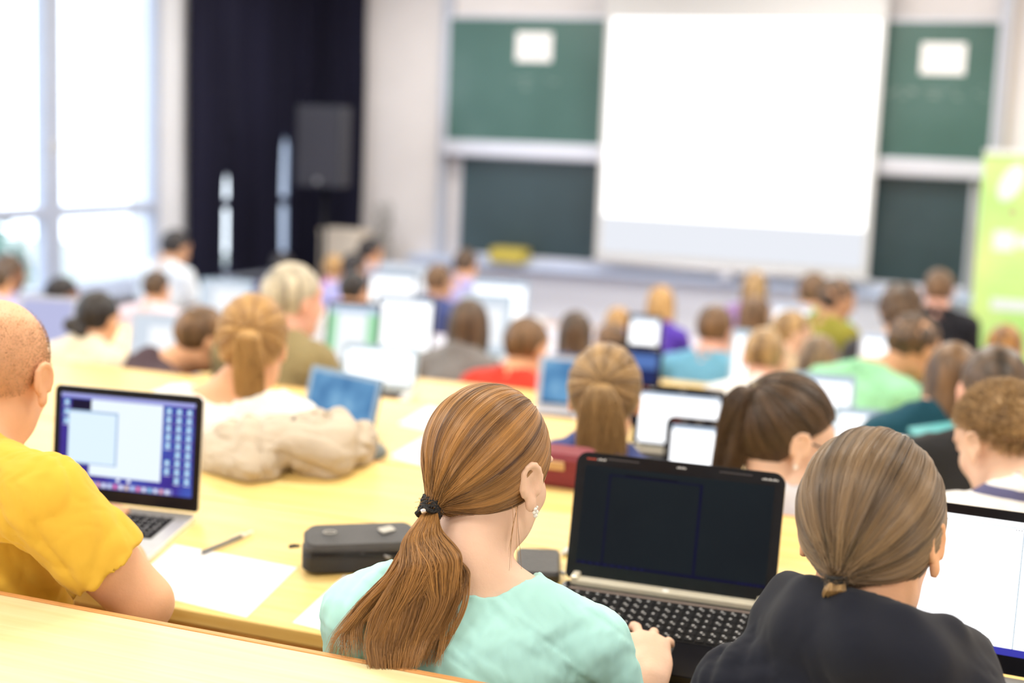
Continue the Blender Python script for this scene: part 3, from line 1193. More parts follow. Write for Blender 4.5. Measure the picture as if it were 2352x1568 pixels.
up = board('chalkboard', 'upper green chalkboard with two white sheets taped on, behind the projection screen', xl, xr, zm, zt, BY, BOARDG, zm - zm2)
lo_ = board('chalkboard', 'lower dark green chalkboard behind the bottom of the projection screen', xl2, xr2, zb, zm2 - 0.01, BY + 0.045, BOARDD, 0.05)
b = MB()
ch = mat('chalk_dust', (0.30, 0.38, 0.36), 0.9)
rg = random.Random(4)
for (cx0, cz0, n_) in ((2100, 215, 16), (2215, 212, 8), (1240, 190, 8)):
    for q in range(n_):
        px_, py_ = cx0 + rg.uniform(-70, 50), cz0 + rg.uniform(-12, 12)
        a = on(px_, py_, BY - .014)
        c2 = on(px_ + rg.uniform(8, 20), py_ + rg.uniform(-5, 5), BY - .014)
        b.box((((a[0] + c2[0]) / 2) - up.location.x, -.0135, (a[1] + c2[1]) / 2 - up.location.z), (abs(c2[0] - a[0]), 0.002, 0.006))
b.build('chalk_marks', ch, up)
# side guides of the boards
b = MB()
for x_ in (xl - 0.05, xr + 0.05):
    b.box((x_, 11.455, 1.35), (0.09, 0.07, 3.6), bevel=.01)
b.build('trim_1', mat('guide_rail_paint', (0.50, 0.53, 0.62), 0.4, metal=.3), **STRUCT)


def sheet(px0, py0, px1, py1, y, label, m=WHITEP, mark=True):
    x0, z1 = on(px0, py0, y)
    x1, z0 = on(px1, py1, y)
    t = thing('paper_sheet', label, 'sheet of paper', ((x0 + x1) / 2, y, z0))
    b = MB()
    b.box((0, 0, (z1 - z0) / 2), (x1 - x0, 0.002, z1 - z0))
    b.build('sheet', m, t)
    if mark:
        b = MB()
        for q in range(4):
            b.box((0, -.0015, (z1 - z0) * (.3 + q * .13)), ((x1 - x0) * (.6 - .1 * (q % 2)), 0.001, 0.008))
        b.build('printed_lines', mat('pale_ink', (0.6, 0.6, 0.66), .8), t)


sheet(1187, 74, 1266, 142, BY - .016, 'white notice sheet taped on the upper chalkboard, left of the projection screen')
sheet(2118, 98, 2215, 172, BY - .016, 'white notice sheet taped on the upper chalkboard, right of the projection screen')

# ---- projection screen
SY = 11.22
sx0, sz0 = on(1366, 596, SY)
sx1, _ = on(1994, 628, SY)
_, sz1 = on(1700, -60, SY)
t = thing('projection_screen', 'large white projection screen lit by a blank bright slide', 'projection screen', ((sx0 + sx1) / 2, SY, sz0))
w_, hh = sx1 - sx0, sz1 - sz0
b = MB()
b.box((0, 0, hh / 2), (w_, 0.004, hh))
b.build('canvas', mat('screen_canvas', (0.60, 0.60, 0.61), 0.7), t)
b = MB()
ih0 = on(1700, 512, SY)[1] - sz0
ih1 = on(1700, 44, SY)[1] - sz0
b.box((0.0, -0.0035, (ih0 + ih1) / 2), (w_ - 0.10, 0.002, ih1 - ih0))
b.build('projected_slide', emat('slide_white', (1.0, 1.0, 1.0), 1.8), t)
b = MB()
b.box((0.0, -0.0035, ih0 / 2 + .03), (w_ - 0.10, 0.002, ih0 - 0.075))
b.build('projected_slide', emat('slide_lavender', (0.90, 0.93, 1.0), 0.80), t)
b = MB()
b.tube([(-w_ / 2 - .02, 0, -0.012), (w_ / 2 + .03, 0, -0.012)], 0.018)
b.build('weight_bar', RAILM, t)
b = MB()
b.box((0, 0.05, hh + .06), (w_ + .2, 0.14, 0.14), bevel=.02)
b.build('roller_case', RAILM, t)
b = MB()
b.box((0, 0, -.06), (0.10, 0.02, 0.06), bevel=.008)
b.tube([(0, 0, -.03), (0, 0, -.01)], 0.006)
b.build('pull_handle', RAILM, t)

# lower wall cladding and bench ledge under the boards
ldz = on(1700, 628, 11.3)[1]
struct('trim_2', [((xl - .3, 11.28, ldz - 0.10), (WR, 11.5, ldz - 0.045))], mat('ledge_blue', (0.55, 0.65, 0.88), 0.5))
struct('trim_3', [((xl - .3, 11.42, -0.55), (WR, 11.5, ldz - 0.10))], mat('cladding_lilac', (0.78, 0.80, 0.92), 0.6))
b = MB()
b.box((0, 0, 0.06), (0.30, 0.20, 0.12), bevel=.01)
b.box((0, -.02, 0.123), (0.26, 0.16, 0.006))
xx, zz = on(1162, 594, 11.2)
b.build('box', mat('mustard_card', (0.55, 0.45, 0.08), 0.6), label='small mustard yellow box on the ledge under the left chalkboard', category='box').location = (xx, 11.29, ldz - .045)
# things standing at the front left
DZ = -0.55
wx, wz = on(800, 600, 10.9)
t = thing('side_table', 'low dark table by the curtain carrying the cream box', 'table', (wx - .02, 10.95, DZ))
b = MB()
b.box((0, 0, .70), (.62, .36, .03), bevel=.004)
b.build('tabletop', mat('dark_table', (0.05, .05, .08), .5), t)
for sx in (-1, 1):
    for sy in (-1, 1):
        b = MB()
        b.box((sx * .27, sy * .14, .34), (.04, .04, .69))
        b.build('leg', BLACKP, t)
c0, c1 = on(742, 600, 10.9), on(832, 535, 10.9)
b = MB()
hb_ = c1[1] - (DZ + .715)
b.box((0, 0, hb_ / 2), (c1[0] - c0[0], .25, hb_), bevel=.01)
b.box((0, 0, hb_ + .004), (c1[0] - c0[0] + .01, .26, .03), bevel=.006)
b.build('carton', mat('cream_card', (0.75, 0.66, 0.56), .7), label='cream cardboard carton on the low table by the dark curtain', category='box').location = ((c0[0] + c1[0]) / 2, 10.95, DZ + .716)
# dried plant
pxx, pzz = on(880, 520, 11.1)
t = thing('potted_plant', 'thin grey-leaved potted plant against the pale wall beside the curtain', 'plant', (pxx, 11.1, DZ))
b = MB()
b.tube([(0, 0, 0), (0, 0, .02), (0, 0, .30), (0, 0, .32)], [.10, .11, .14, .145], n=20)
b.build('pot', mat('grey_pot', (0.35, .34, .34), .6), t)
b = MB()
rg = random.Random(2)
hp = pzz - DZ + .15
for q in range(7):
    a = q * .9
    b.tube([(0, 0, .3), (.03 * math.cos(a), .03 * math.sin(a), hp * .6), (.07 * math.cos(a), .05 * math.sin(a), hp * rg.uniform(.8, 1))], [.006, .005, .003], n=5)
b.build('stem', mat('dry_stem', (0.3, .27, .25), .8), t)
b = MB()
for q in range(130):
    a = rg.uniform(0, 6.28)
    r_ = rg.uniform(.01, .10)
    c = Vector((r_ * math.cos(a), r_ * .6 * math.sin(a), hp * rg.uniform(.72, 1.02)))
    d1 = Vector((rg.gauss(0, 1), rg.gauss(0, .5), rg.gauss(0, 1))).normalized()
    d2 = d1.cross(Vector((0, 1, .3))).normalized()
    b.quad([c, c + d1 * .03 + d2 * .01, c + d1 * .06, c + d1 * .03 - d2 * .01])
b.build('foliage', mat('grey_leaf', (0.30, .30, .28), .8), t)
# loudspeaker on a stand
sa, sb2 = on(697, 425, 10.3), on(800, 245, 10.3)
t = thing('loudspeaker', 'black loudspeaker box raised in front of the dark curtain', 'loudspeaker', ((sa[0] + sb2[0]) / 2, 10.3, sa[1]))
w_, hh = sb2[0] - sa[0], sb2[1] - sa[1]
SPK = mat('speaker_black', (0.022, 0.022, 0.034), .55)
b = MB()
b.prism([(-w_ / 2, -.12), (w_ / 2, -.12), (w_ * .36, .16), (-w_ * .36, .16)], 0, hh, ebev=.008)
b.build('cabinet', SPK, t)
b = MB()
b.box((0, -.124, hh * .5), (w_ * .9, .008, hh * .9), bevel=.003)
b.build('grille', mat('speaker_mesh', (0.03, .03, .045), .7, bump=.5, bscale=300), t)
b = MB()
b.tube([(0, -.132, .045), (0, -.129, .045)], .022, n=20)
b.build('badge', mat('badge_grey', (.25, .25, .27), .3), t)
t2 = thing('speaker_stand', 'thin black stand under the loudspeaker by the curtain', 'speaker stand', ((sa[0] + sb2[0]) / 2, 10.3, DZ))
b = MB()
b.tube([(0, 0, .3), (0, 0, sa[1] - DZ)], .018)
b.build('pole', BLACKP, t2)
for q in range(3):
    a = q * 2.094 + .4
    b = MB()
    b.tube([(0, 0, .7), (math.cos(a) * .32, math.sin(a) * .32, .01)], .011)
    b.build('leg', BLACKP, t2)

# roll-up banner
by = 10.6
bx0, bz1 = on(2262, 352, by)
b0 = on(2236, 762, by)
bxl = min(bx0, b0[0])
bw = 0.85
zf = DZ
bh = bz1 - zf
t = thing('roll_up_banner', 'lime green roll-up banner with pale panels at the right of the boards', 'banner', (bxl + bw / 2, by, zf))
LIME = ramp_mat('banner_lime', [(0.3, (0.42, 0.80, 0.22)), (0.5, (0.58, 0.84, 0.28)), (0.7, (0.74, 0.88, 0.32))], 1.5, (1, 1, 1), .5)
b = MB()
b.box((0, 0, bh / 2 + .03), (bw, .003, bh - .06))
b.build('banner_cloth', LIME, t)
b = MB()
b.box((0, 0, .035), (bw + .04, .20, .07), bevel=.01)
b.build('base', ALU, t)
b = MB()
b.box((0, 0, bh + .01), (bw + .01, .03, .035), bevel=.006)
b.build('top_rail', mat('rail_white', (.82, .84, .84), .4), t)
b = MB()


def bz(py):
    return on(2300, py, by)[1] - zf


def bxx(px, py):
    return on(px, py, by)[0] - (bxl + bw / 2)


b.mi = 0
pts = [(bxx(2324 + 26 * math.cos(a) + 14 * math.sin(a), 415), bz(418 - 42 * math.sin(a))) for a in [k * math.pi / 12 for k in range(24)]]
vs = [b.bm.verts.new((x, -.0035, z)) for x, z in pts]
b.bm.faces.new(vs)
b.build('printed_oval', mat('banner_pale', (.78, .84, .90), .5), t)
for px0, py0, px1, py1 in ((2282, 530, 2330, 575), (2336, 540, 2400, 565), (2276, 686, 2420, 712)):
    b = MB()
    xa, xb = bxx(px0, (py0 + py1) / 2), min(bxx(px1, (py0 + py1) / 2), bw / 2 - .03)
    b.box(((xa + xb) / 2, -.003, (bz(py0) + bz(py1)) / 2), (xb - xa, .001, abs(bz(py0) - bz(py1))))
    b.build('printed_panel', mat('banner_pale', (.78, .84, .90), .5), t)
for py0 in (590, 612, 634, 656):
    b = MB()
    for k in range(9):
        b.box((-.28 + k * .07, -.003, bz(py0)), (.05, .001, .018))
    b.build('printed_text', mat('banner_text', (.60, .84, .36), .5), t)
b = MB()
pts = [(bxx(2326, 480) + .045 * math.cos(a), bz(485) + .04 * math.sin(a)) for a in [k * math.pi / 10 for k in range(20)]]
b.bm.faces.new([b.bm.verts.new((x, -.0035, z)) for x, z in pts])
b.build('printed_emblem', mat('banner_olive', (.50, .56, .24), .5), t)
# pipe on the wall right of the boards
b = MB()
px_, _ = on(2330, 60, 11.44)
b.tube([(px_, 11.44, -.2), (px_, 11.44, 3.0), (px_ - .1, 11.44, 3.08)], .018)
b.build('trim_4', mat('pipe_beige', (.62, .52, .42), .5), **STRUCT)

# lecturer's desk at the front
ly = 10.1
d0, d1 = on(1188, 690, ly), on(1420, 735, ly)
t = thing('lecturer_desk', 'peach wooden front desk below the boards with papers on it', 'desk', ((d0[0] + d1[0]) / 2, ly, DZ))
wd = d1[0] - d0[0]
b = MB()
b.box((0, 0, .735), (wd, .75, .03), bevel=.005)
b.build('desktop', mat('peach_wood', (.68, .46, .34), .5, var=.05, scale=8, stretch=(1, 8, 8)), t)
b = MB()
b.box((0, -.25, .38), (wd - .1, .02, .68))
b.build('modesty_panel', mat('peach_wood', (.68, .46, .34)), t)
for sx in (-1, 1):
    b = MB()
    b.box((sx * (wd / 2 - .03), 0, .36), (.03, .68, .72))
    b.build('side_panel', mat('peach_wood', (.68, .46, .34)), t)
for k, (px_, lb) in enumerate(((1286, 'stack of white handouts on the front desk, nearer the screen centre'), (1366, 'white handouts on the front desk, beside the larger stack'))):
    p = atZ(px_, 694, DZ + .765)
    b = MB()
    for q in range(5):
        b.box((random.uniform(-.005, .005), random.uniform(-.005, .005), .004 + q * .007), (.22 - k * .02, .30, .006), rot=Matrix.Rotation(random.uniform(-.08, .08), 3, 'Z'))
    o = b.build('paper_stack', WHITEP, label=lb, category='papers')
    o.location = (p[0], min(max(p[1], ly - .2), ly + .2), DZ + .751)

# ---- ceiling lamps (the room's own light; foremost row added to brighten the front wall)
LAMPM = emat('lamp_diffuser', (1.0, 0.97, 0.90), 3.0)
lamp_pos = [(x, y) for y in (0.4, 3.0, 5.6, 8.2, 10.0) for x in (-4.6, -1.6, 1.4)]
names = ['rear', 'second', 'third', 'front']
for i, (x, y) in enumerate(lamp_pos):
    t = thing('ceiling_lamp', 'long fluorescent ceiling lamp, the foremost row added to brighten the front wall', 'lamp', (x, y, CZ - .11), group='ceiling lamps in rows')
    b = MB()
    b.box((0, 0, .055), (1.4, .36, .09), bevel=.01)
    b.build('housing', FRAMEW, t)
    b = MB()
    b.box((0, 0, .004), (1.3, .28, .008))
    b.build('diffuser', LAMPM, t)
    la = bpy.data.lights.new('lamp_light', 'AREA')
    la.shape = 'RECTANGLE'
    la.size, la.size_y = 1.3, .28
    la.energy = 34
    la.color = (1.0, 0.95, 0.86)
    lo = bpy.data.objects.new('lamp_light', la)
    COL.objects.link(lo)
    lo.parent = t
    lo.location = (0, 0, -.012)

# daylight
w = bpy.data.worlds.new('sky')
sc.world = w
w.use_nodes = True
bg = w.node_tree.nodes['Background']
bg.inputs[0].default_value = (0.80, 0.90, 1.0, 1)
bg.inputs[1].default_value = 3.6


# ------------------------------------------------------------------ desks and benches
def atD(px, py, d):
    return CAMP + d * ray(px, py)


def near(r):
    return 2.13 + ROWP * r


ZC = float(atY(0, 1364, 1.70)[2])
DESKZ = {-1: ZC}
for r in range(0, 7):
    DESKZ[r] = 0.75 + FLOORZ[r]
order = ['nearest the camera, empty and pale', 'in front of the ponytailed woman in mint', 'second from the front, with the computer mouse on it', 'third from the front girl, under the tilted white-screened laptops',
         'in the middle of the hall, mostly hidden by students', 'fifth row of students, behind heads and lit screens', 'foremost, closest to the chalkboards']
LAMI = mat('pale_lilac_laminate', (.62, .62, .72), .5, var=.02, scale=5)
RT = Matrix.Rotation(TAU, 3, 'X')


def deskz(r, y):
    return DESKZ[r] + TT * (y - near(r))


def dpt(px, py, r, dz=0.0):
    """point of the sloping top of desk row r seen at that place of the photograph"""
    d = ray(px, py)
    t = (DESKZ[r] + dz - CAMP[2] - TT * near(r)) / (d[2] - TT * d[1])
    return CAMP + t * d


for r in range(-1, 6):
    y0 = near(r)
    dh = .77
    fl_ = floor_z(y0 + .3) if r >= 0 else 0.10
    if r < 0:
        y0 = 0.93
        DESKZ[r] = ZC - TT * (1.70 - y0)
    zt_ = DESKZ[r]
    x0, x1 = (-5.75, 2.9)
    t = thing('lecture_desk', 'long sloping lecture desk %s' % order[r + 1], 'desk', ((x0 + x1) / 2, y0, fl_), group='lecture desks in rows')
    wd = x1 - x0
    zz = zt_ - fl_
    tl_ = dh / math.cos(TAU)
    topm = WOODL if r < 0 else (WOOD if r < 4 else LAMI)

    def sl(yy, dz=0.0):
        return Vector((0, yy * math.cos(TAU) - dz * math.sin(TAU), zz + yy * math.sin(TAU) + dz * math.cos(TAU)))
    b = MB()
    b.box(sl(tl_ / 2, -.014), (wd, tl_, .028), rot=RT, bevel=.003)
    b.build('desktop', topm, t)
    b = MB()
    b.box((0, .016, zz - .050), (wd, .020, .046), bevel=.002)
    b.build('front_rail', WOODE, t)
    b = MB()
    b.box(sl(tl_ + .006, -.0155), (wd, .010, .030), rot=RT, bevel=.002)
    b.build('edge_strip', mat('edge_orange_wood', (.70, .34, .12), .4, var=.05, scale=30), t)
    zf = zz + dh * TT - .04
    b = MB()
    b.box((0, dh - .035, zf / 2 + .10), (wd, .02, zf - .20))
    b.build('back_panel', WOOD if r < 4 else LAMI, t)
    if r == 0:
        b = MB()
        b.box(sl(tl_ * .60, .0003), (wd, .004, .0008), rot=RT)
        b.build('groove', mat('groove_brown', (.55, .36, .14), .6), t)
    for q in range(5):
        b = MB()
        b.box((-wd / 2 + .3 + q * (wd - .6) / 4, dh * .5, (zz - .04) / 2), (.04, dh * .5, zz - .04), bevel=.004)
        b.build('support', mat('grey_steel', (.25, .26, .28), .4, metal=.7), t)
    if r < 0:
        continue
    t = thing('bench_seat', 'long wooden bench seat row %s' % order[r + 1].replace('in front of', 'carrying'), 'bench', ((x0 + x1) / 2, y0 - .22, fl_), group='bench seats in rows')
    b = MB()
    b.box((0, 0, .40), (wd, .26, .025), bevel=.006)
    b.build('seat', WOOD, t)
    for q in range(5):
        b = MB()
        b.box((-wd / 2 + .5 + q * (wd - 1) / 4, 0, .193), (.05, .18, .386))
        b.build('leg', mat('grey_steel', (.25, .26, .28), .4, metal=.7), t)


# ------------------------------------------------------------------ laptops
def laptop(label, x, y, z, yaw=0, w=.33, h=.22, tilt=12, d=.23, style='silver', screen='white', detail=1, group=None):
    t = thing('laptop', label, 'laptop', (x, y, z), (TAU, 0, rad(yaw)), group=group)
    tilt = tilt + 9.0
    tk = .018
    base_m, bez_m = {'silver': (ALU, BLACKP), 'black': (BLACKP, BLACKP), 'pale': (mat('pale_laptop_shell', (.55, .60, .75), .4), mat('pale_laptop_shell', (.55, .60, .75), .4)),
                     'blue': (BLACKP, mat('bluish_bezel', (.22, .34, .5), .35)), 'lightbezel': (ALU, mat('light_bezel', (.35, .5, .66), .35))}[style]
    b = MB()
    b.slab((0, -d / 2, tk / 2), w, d, tk, .012, ebev=.002)
    if style == 'silver' and detail > 1:
        b.mi = 0
    b.build('base', base_m, t)
    # keyboard
    kb = MB()
    kw, kd = w * (.93 if style == 'black' else .78), d * .46
    ky1 = -.022 - d * .06
    rows_ = 6
    ncol = (19 if style == 'black' else 14)
    kh = kd / rows_
    if detail == 1:
        rows_, ncol = 5, 11
        kh = kd / rows_
    kb.mi = 0
    kb.box((0, ky1 - kd / 2, tk + .0006), (kw + .006, kd + .006, .0012))
    rg_ = random.Random(5)
    glyph = []
    for i in range(rows_):
        cy_ = ky1 - kh * (i + .5)
        xs = []
        step = kw / ncol
        x_ = -kw / 2
        while x_ < kw / 2 - 1e-6:
            ww = step
            if i == rows_ - 1 and abs(x_ + kw * .22) < step * .5:
                ww = step * 5
            elif detail > 1 and style == 'black' and i in (2, 3) and abs(x_ - kw * .17) < step * .5:
                ww = step * 1.0
            ww = min(ww, kw / 2 - x_)
            xs.append((x_, ww))
            x_ += ww
        for x_, ww in xs:
            kb.box((x_ + ww / 2, cy_, tk + .0025), (ww - .0028, kh - .0028, .003), bevel=.0008 if detail > 1 else 0, seg=1)
            if detail > 1:
                glyph.append((x_ + ww * .35, cy_ + kh * .1, min(ww, step)))
                if rg_.random() < .6:
                    glyph.append((x_ + ww * .62, cy_ - kh * .16, min(ww, step) * .8))
    if detail > 1:
        kb.mi = 1
        for gx_, gy_, gs in glyph:
            a = gs * .11
            kb.quad([(gx_ - a, gy_ - a * .8, tk + .0042), (gx_ + a, gy_ - a * .5, tk + .0042), (gx_ + a * .7, gy_ + a, tk + .0042), (gx_ - a * .5, gy_ + a * .7, tk + .0042)])
    kb.build('keyboard', [mat('key_black', (.010, .010, .012), .55, spec=.2), mat('key_glyph', (.75, .75, .78), .5)], t)
    b = MB()
    b.slab((0, -d + d * .19, tk + .0005), w * .30, d * .27, .001, .004)
    b.build('touchpad', mat('pad_' + style, (.05, .05, .05) if style == 'black' else (.62, .61, .60), .35, var=.15 if style == 'black' else .02, scale=6, stretch=(30, 1, 1)), t)
    # lid
    ct, st = math.cos(rad(tilt)), math.sin(rad(tilt))
    Rl = Matrix(((1, 0, 0), (0, st, -ct), (0, ct, st)))   # local (x, v up, n towards the user... ) -> laptop frame
    Rl = Matrix(((1, 0, 0), (0, st, -ct), (0, ct, st)))
    org = Vector((0, .004, tk + .002))

    def lidp(u, v, n=0.0):
        return org + Vector((u, v * st - n * ct, v * ct + n * st))
    b = MB()
    rr = .022 if style == 'black' else .013
    pts = []
    for cx_, cy_, a0 in ((w / 2 - rr, h - rr, 0), (-w / 2 + rr, h - rr, 90), (-w / 2 + rr * .5, rr * .5, 180), (w / 2 - rr * .5, rr * .5, 270)):
        r2 = rr if a0 < 180 else rr * .5
        for k in range(6):
            a = rad(a0 + 90 * k / 5)
            pts.append((cx_ + r2 * math.cos(a), cy_ + r2 * math.sin(a)))
    b.prism(pts, -.0105, -.0012, c=org, rot=Rl, ebev=.0015)
    lid = b.build('lid', base_m if style != 'black' else BLACKP, t)
    b = MB()
    b.prism(pts, -.0012, .0, c=org, rot=Rl)
    bz_ = b.build('bezel', bez_m, lid)
    mx = .018 if detail < 2 or style != 'silver' else .016
    sx_, sy0, sy1 = w / 2 - mx, (.030 if detail > 1 else .022), h - (.024 if style == 'black' else .016)

    def q4(b_, u0, u1, v0, v1, n):
        """u,v in 0..1 of the display"""
        a0, a1 = -sx_ + 2 * sx_ * u0, -sx_ + 2 * sx_ * u1
        c0_, c1_ = sy0 + (sy1 - sy0) * v0, sy0 + (sy1 - sy0) * v1
        b_.quad([lidp(a0, c0_, n), lidp(a1, c0_, n), lidp(a1, c1_, n), lidp(a0, c1_, n)])
    b = MB()
    ms = []

    def use(m_):
        if m_ not in ms:
            ms.append(m_)
        b.mi = ms.index(m_)
    E1 = emat('display_white', (.97, .98, 1.0), 1.5)
    if screen == 'white':
        use(E1)
        q4(b, 0, 1, 0, 1, .0006)
        use(emat('display_bar', (.62, .76, .95), .8))
        q4(b, 0, 1, .93, 1, .0009)
    elif screen == 'pale':
        use(emat('display_pale', (.80, .89, 1.0), .75))
        q4(b, 0, 1, 0, 1, .0006)
        use(emat('display_paler', (.93, .96, 1.0), .95))
        q4(b, .25, .9, .1, .8, .0009)
    elif screen == 'bluedesk':
        use(ramp_mat('display_bluedesk', [(.3, (.06, .19, .40)), (.5, (.14, .34, .58)), (.7, (.38, .62, .80))], 9, (1, 1, 1), .4, emit=.9))
        q4(b, 0, 1, 0, 1, .0006)
        use(emat('display_taskbar', (.05, .07, .10), .6))
        q4(b, 0, 1, 0, .07, .0009)
    elif screen == 'greenedge':
        use(emat('display_green', (.42, .85, .50), .8))
        q4(b, 0, 1, 0, 1, .0006)
        use(emat('display_paler', (.93, .96, 1.0), .95))
        q4(b, .18, .78, .0, .95, .0009)
        use(emat('display_bar', (.62, .76, .95), .8))
        q4(b, .0, 1, .86, 1, .0011)
    elif screen == 'lavender':
        use(emat('display_lavender', (.58, .60, .90), .75))
        q4(b, 0, 1, 0, 1, .0006)
    elif screen == 'navy':
        use(emat('display_navy', (.02, .035, .16), .6))
        q4(b, 0, 1, 0, 1, .0006)
        use(emat('display_midblue', (.12, .24, .62), .7))
        q4(b, 0, 1, .62, .92, .0009)
    elif screen == 'window':
        use(emat('display_white', (.97, .98, 1.0), 1.5))
        q4(b, 0, 1, .055, 1, .0006)
        use(emat('display_royal', (.05, .05, .42), .9))
        q4(b, 0, 1, 0, .055, .0006)
        use(emat('display_line', (.10, .35, .5), .5))
        q4(b, .05, .47, .952, .957, .0009)
        q4(b, .466, .470, .055, .957, .0009)
        use(emat('display_grey', (.30, .30, .34), .5))
        for k in range(3):
            q4(b, .43 + .012 * k, .438 + .012 * k, .935, .943, .0009)
    elif screen == 'dark':
        use(ramp_mat('display_dark', [(.3, (.007, .010, .014)), (.6, (.011, .017, .021)), (.8, (.015, .024, .026))], 2, (1, 1, 1), .5, emit=.8))
        q4(b, 0, 1, 0, 1, .0006)
        use(emat('display_dark_line', (.004, .004, .028), .8))
        for u0, u1, v0, v1 in ((.135, .145, .0, .93), (.62, .635, .03, .93), (.135, .63, .915, .93), (0, 1, 0, .03)):
            q4(b, u0, u1, v0, v1, .0009)
        use(emat('display_dark_title', (.002, .001, .006), .8))
        q4(b, .22, .50, .93, .942, .0011)
        use(emat('display_dark_icon', (.012, .012, .07), .8))
        for k in range(9):
            q4(b, .03 + .04 * k, .045 + .04 * k, .008, .024, .0012)
        for k in range(6):
            q4(b, .86 + .02 * k, .868 + .02 * k, .008, .022, .0012)
    elif screen == 'desktop':
        use(ramp_mat('display_galaxy', [(.25, (.01, .006, .05)), (.42, (.05, .03, .28)), (.55, (.05, .09, .42)), (.68, (.16, .10, .50)), (.8, (.05, .16, .45))], 6, (1, 1, 1), .5, emit=1.0))
        q4(b, 0, 1, 0, 1, .0006)
        use(emat('display_menubar', (.40, .42, .85), .8))
        q4(b, 0, 1, .955, 1, .0009)
        use(emat('display_darkwin', (.012, .008, .035), .8))
        q4(b, .08, .24, .80, .94, .0009)
        use(emat('display_win', (.80, .89, .98), .95))
        q4(b, .23, .765, .13, .95, .0010)
        use(emat('display_shadow', (.42, .58, .80), .8))
        q4(b, .062, .435, .245, .825, .0012)
        use(emat('display_win2', (.70, .84, .96), .95))
        q4(b, .066, .42, .26, .80, .0014)
        use(emat('display_icon', (.25, .56, .80), .95))
        cols = (.81, .885, .96)
        icons = []
        for ci, cu in enumerate(cols):
            for k in range(9 if ci else 8):
                if ci == 0 and k in (5,):
                    continue
                icons.append((cu, .90 - .092 * k))
        for k in range(3):
            icons.append((.045, .90 - .1 * k))
        for iu, iv in icons:
            q4(b, iu - .018, iu + .018, iv - .028, iv + .028, .0012)
        use(emat('display_icon_hi', (.85, .88, .98), .95))
        for iu, iv in icons:
            q4(b, iu - .008, iu + .008, iv - .012, iv + .014, .0014)
            q4(b, iu - .024, iu + .024, iv - .045, iv - .038, .0014)
        for k in range(2):
            q4(b, .44 + .08 * k, .465 + .08 * k, .085, .12, .0014)
        use(emat('display_dock', (.22, .22, .55), .9))
        q4(b, .10, .86, .005, .065, .0011)
        cl_ = [(.85, .15, .30), (.80, .82, .95), (.20, .55, .75), (.75, .80, .95), (.85, .35, .35), (.8, .85, 1), (.65, .75, .95), (.8, .1, .3), (.85, .88, 1), (.8, .6, .4), (.5, .65, .95)]
        for k in range(17):
            c_ = cl_[k % len(cl_)]
            use(emat('display_dock_%d' % (k % len(cl_)), c_, .9))
            q4(b, .12 + .043 * k, .145 + .043 * k, .012, .055, .0014)
    b.build('screen', ms, lid)
    if style == 'black':
        b = MB()
        b.slab((0, -.006, tk + .004), w * .88, .022, .010, .003, ebev=.002)
        for sx in (-1, 1):
            b.box((sx * w * .44, -.004, tk + .008), (.014, .026, .018), bevel=.003)
        b.build('hinge_bar', mat('champagne_metal', (.85, .80, .66), .3, metal=.35, var=.03, scale=40), t)
        b = MB()
        b.tube([(0, -.006, tk + .008), (0, -.006, tk + .0098)], .0065, n=20)
        b.build('logo', mat('logo_white', (.95, .95, .92), .3), t)
        b = MB()
        b.mi = 0
        for k in range(4):
            p0 = lidp(-w / 2 + .020 + k * .0045, h - .0135, .0003)
            b.quad([p0, p0 + Vector((.0036, 0, 0)), p0 + Vector((.0036, .0025 * st, .0025 * ct)), p0 + Vector((0, .0025 * st, .0025 * ct))])
        b.build('lettering', [mat('mark_red', (.6, .08, .04), .4)], lid)
        for u_, v_, n_, s_ in ((-w / 2 + .040, h - .0135, 4, .0035), (w / 2 - .042, h - .015, 7, .0036), (-.004, h - .012, 5, .0030)):
            b = MB()
            for k in range(n_):
                p0 = lidp(u_ + k * s_ * 1.2, v_, .0003)
                hh_ = .0024 + .0012 * (k % 2)
                b.quad([p0, p0 + Vector((s_, 0, 0)), p0 + Vector((s_, hh_ * st, hh_ * ct)), p0 + Vector((0, hh_ * st, hh_ * ct))])
            b.build('lettering', [mat('mark_white', (.6, .6, .62), .4)], lid)
        for sx in (-1, 1):
            b = MB()
            c_ = lidp(sx * w * .27, h - .0095, .0004)
            b.box(c_, (.06, .0008, .0022))
            b.build('bumper', mat('rubber_grey', (.08, .07, .08), .5), lid)
        b = MB()
        b.slab((0, -.030, tk + .0008), w * .9, .004, .001, .001)
        b.build('trim_strip', mat('trim_copper', (.45, .36, .33), .35, metal=.5), t)
    return t


laptop('open silver laptop before the man in yellow, purple desktop with icons on its screen', -1.821, 2.457, deskz(0, 2.457), 7.3, .346, .245, 4.9, .212, 'silver', 'desktop', 2)
hpL = laptop('large open black laptop with a dark screen before the woman in mint', -.622, 2.447, deskz(0, 2.447), 2.4, .389, .237, 11.5, .280, 'black', 'dark', 2)
laptop('open laptop with a bright white page, right of the girl in the navy hoodie', -.012, 2.345, deskz(0, 2.345), -3, .39, .262, 9, .24, 'silver', 'window', 2)
bpy.data.objects
laptop('open laptop with a sky-blue desktop, turned towards the blond woman in white', -2.061, 3.839, deskz(1, 3.80), -21.5, .334, .185, 14, .22, 'blue', 'bluedesk', 1)


def lapx(px, ytop, r, w, label, screen='white', style='silver', yaw=None, Y=None, tilt=12, dz=0, h=None):
    """place by the top of its lid above desk row r"""
    Y = Y or near(r) + .42
    Y = min(max(Y, near(r) + .28), near(r) + .70)
    z = deskz(r, Y)
    p_ = atY(px, ytop, Y)
    yw = math.degrees(math.atan2(-p_[0], p_[1])) * .35 if yaw is None else yaw
    hh_ = h or min(max((p_[2] - z - .02) / math.cos(rad(tilt)), .17), .36)
    return laptop(label, float(p_[0]), Y, z, yw, w, hh_, tilt, .22, style, screen, 1)


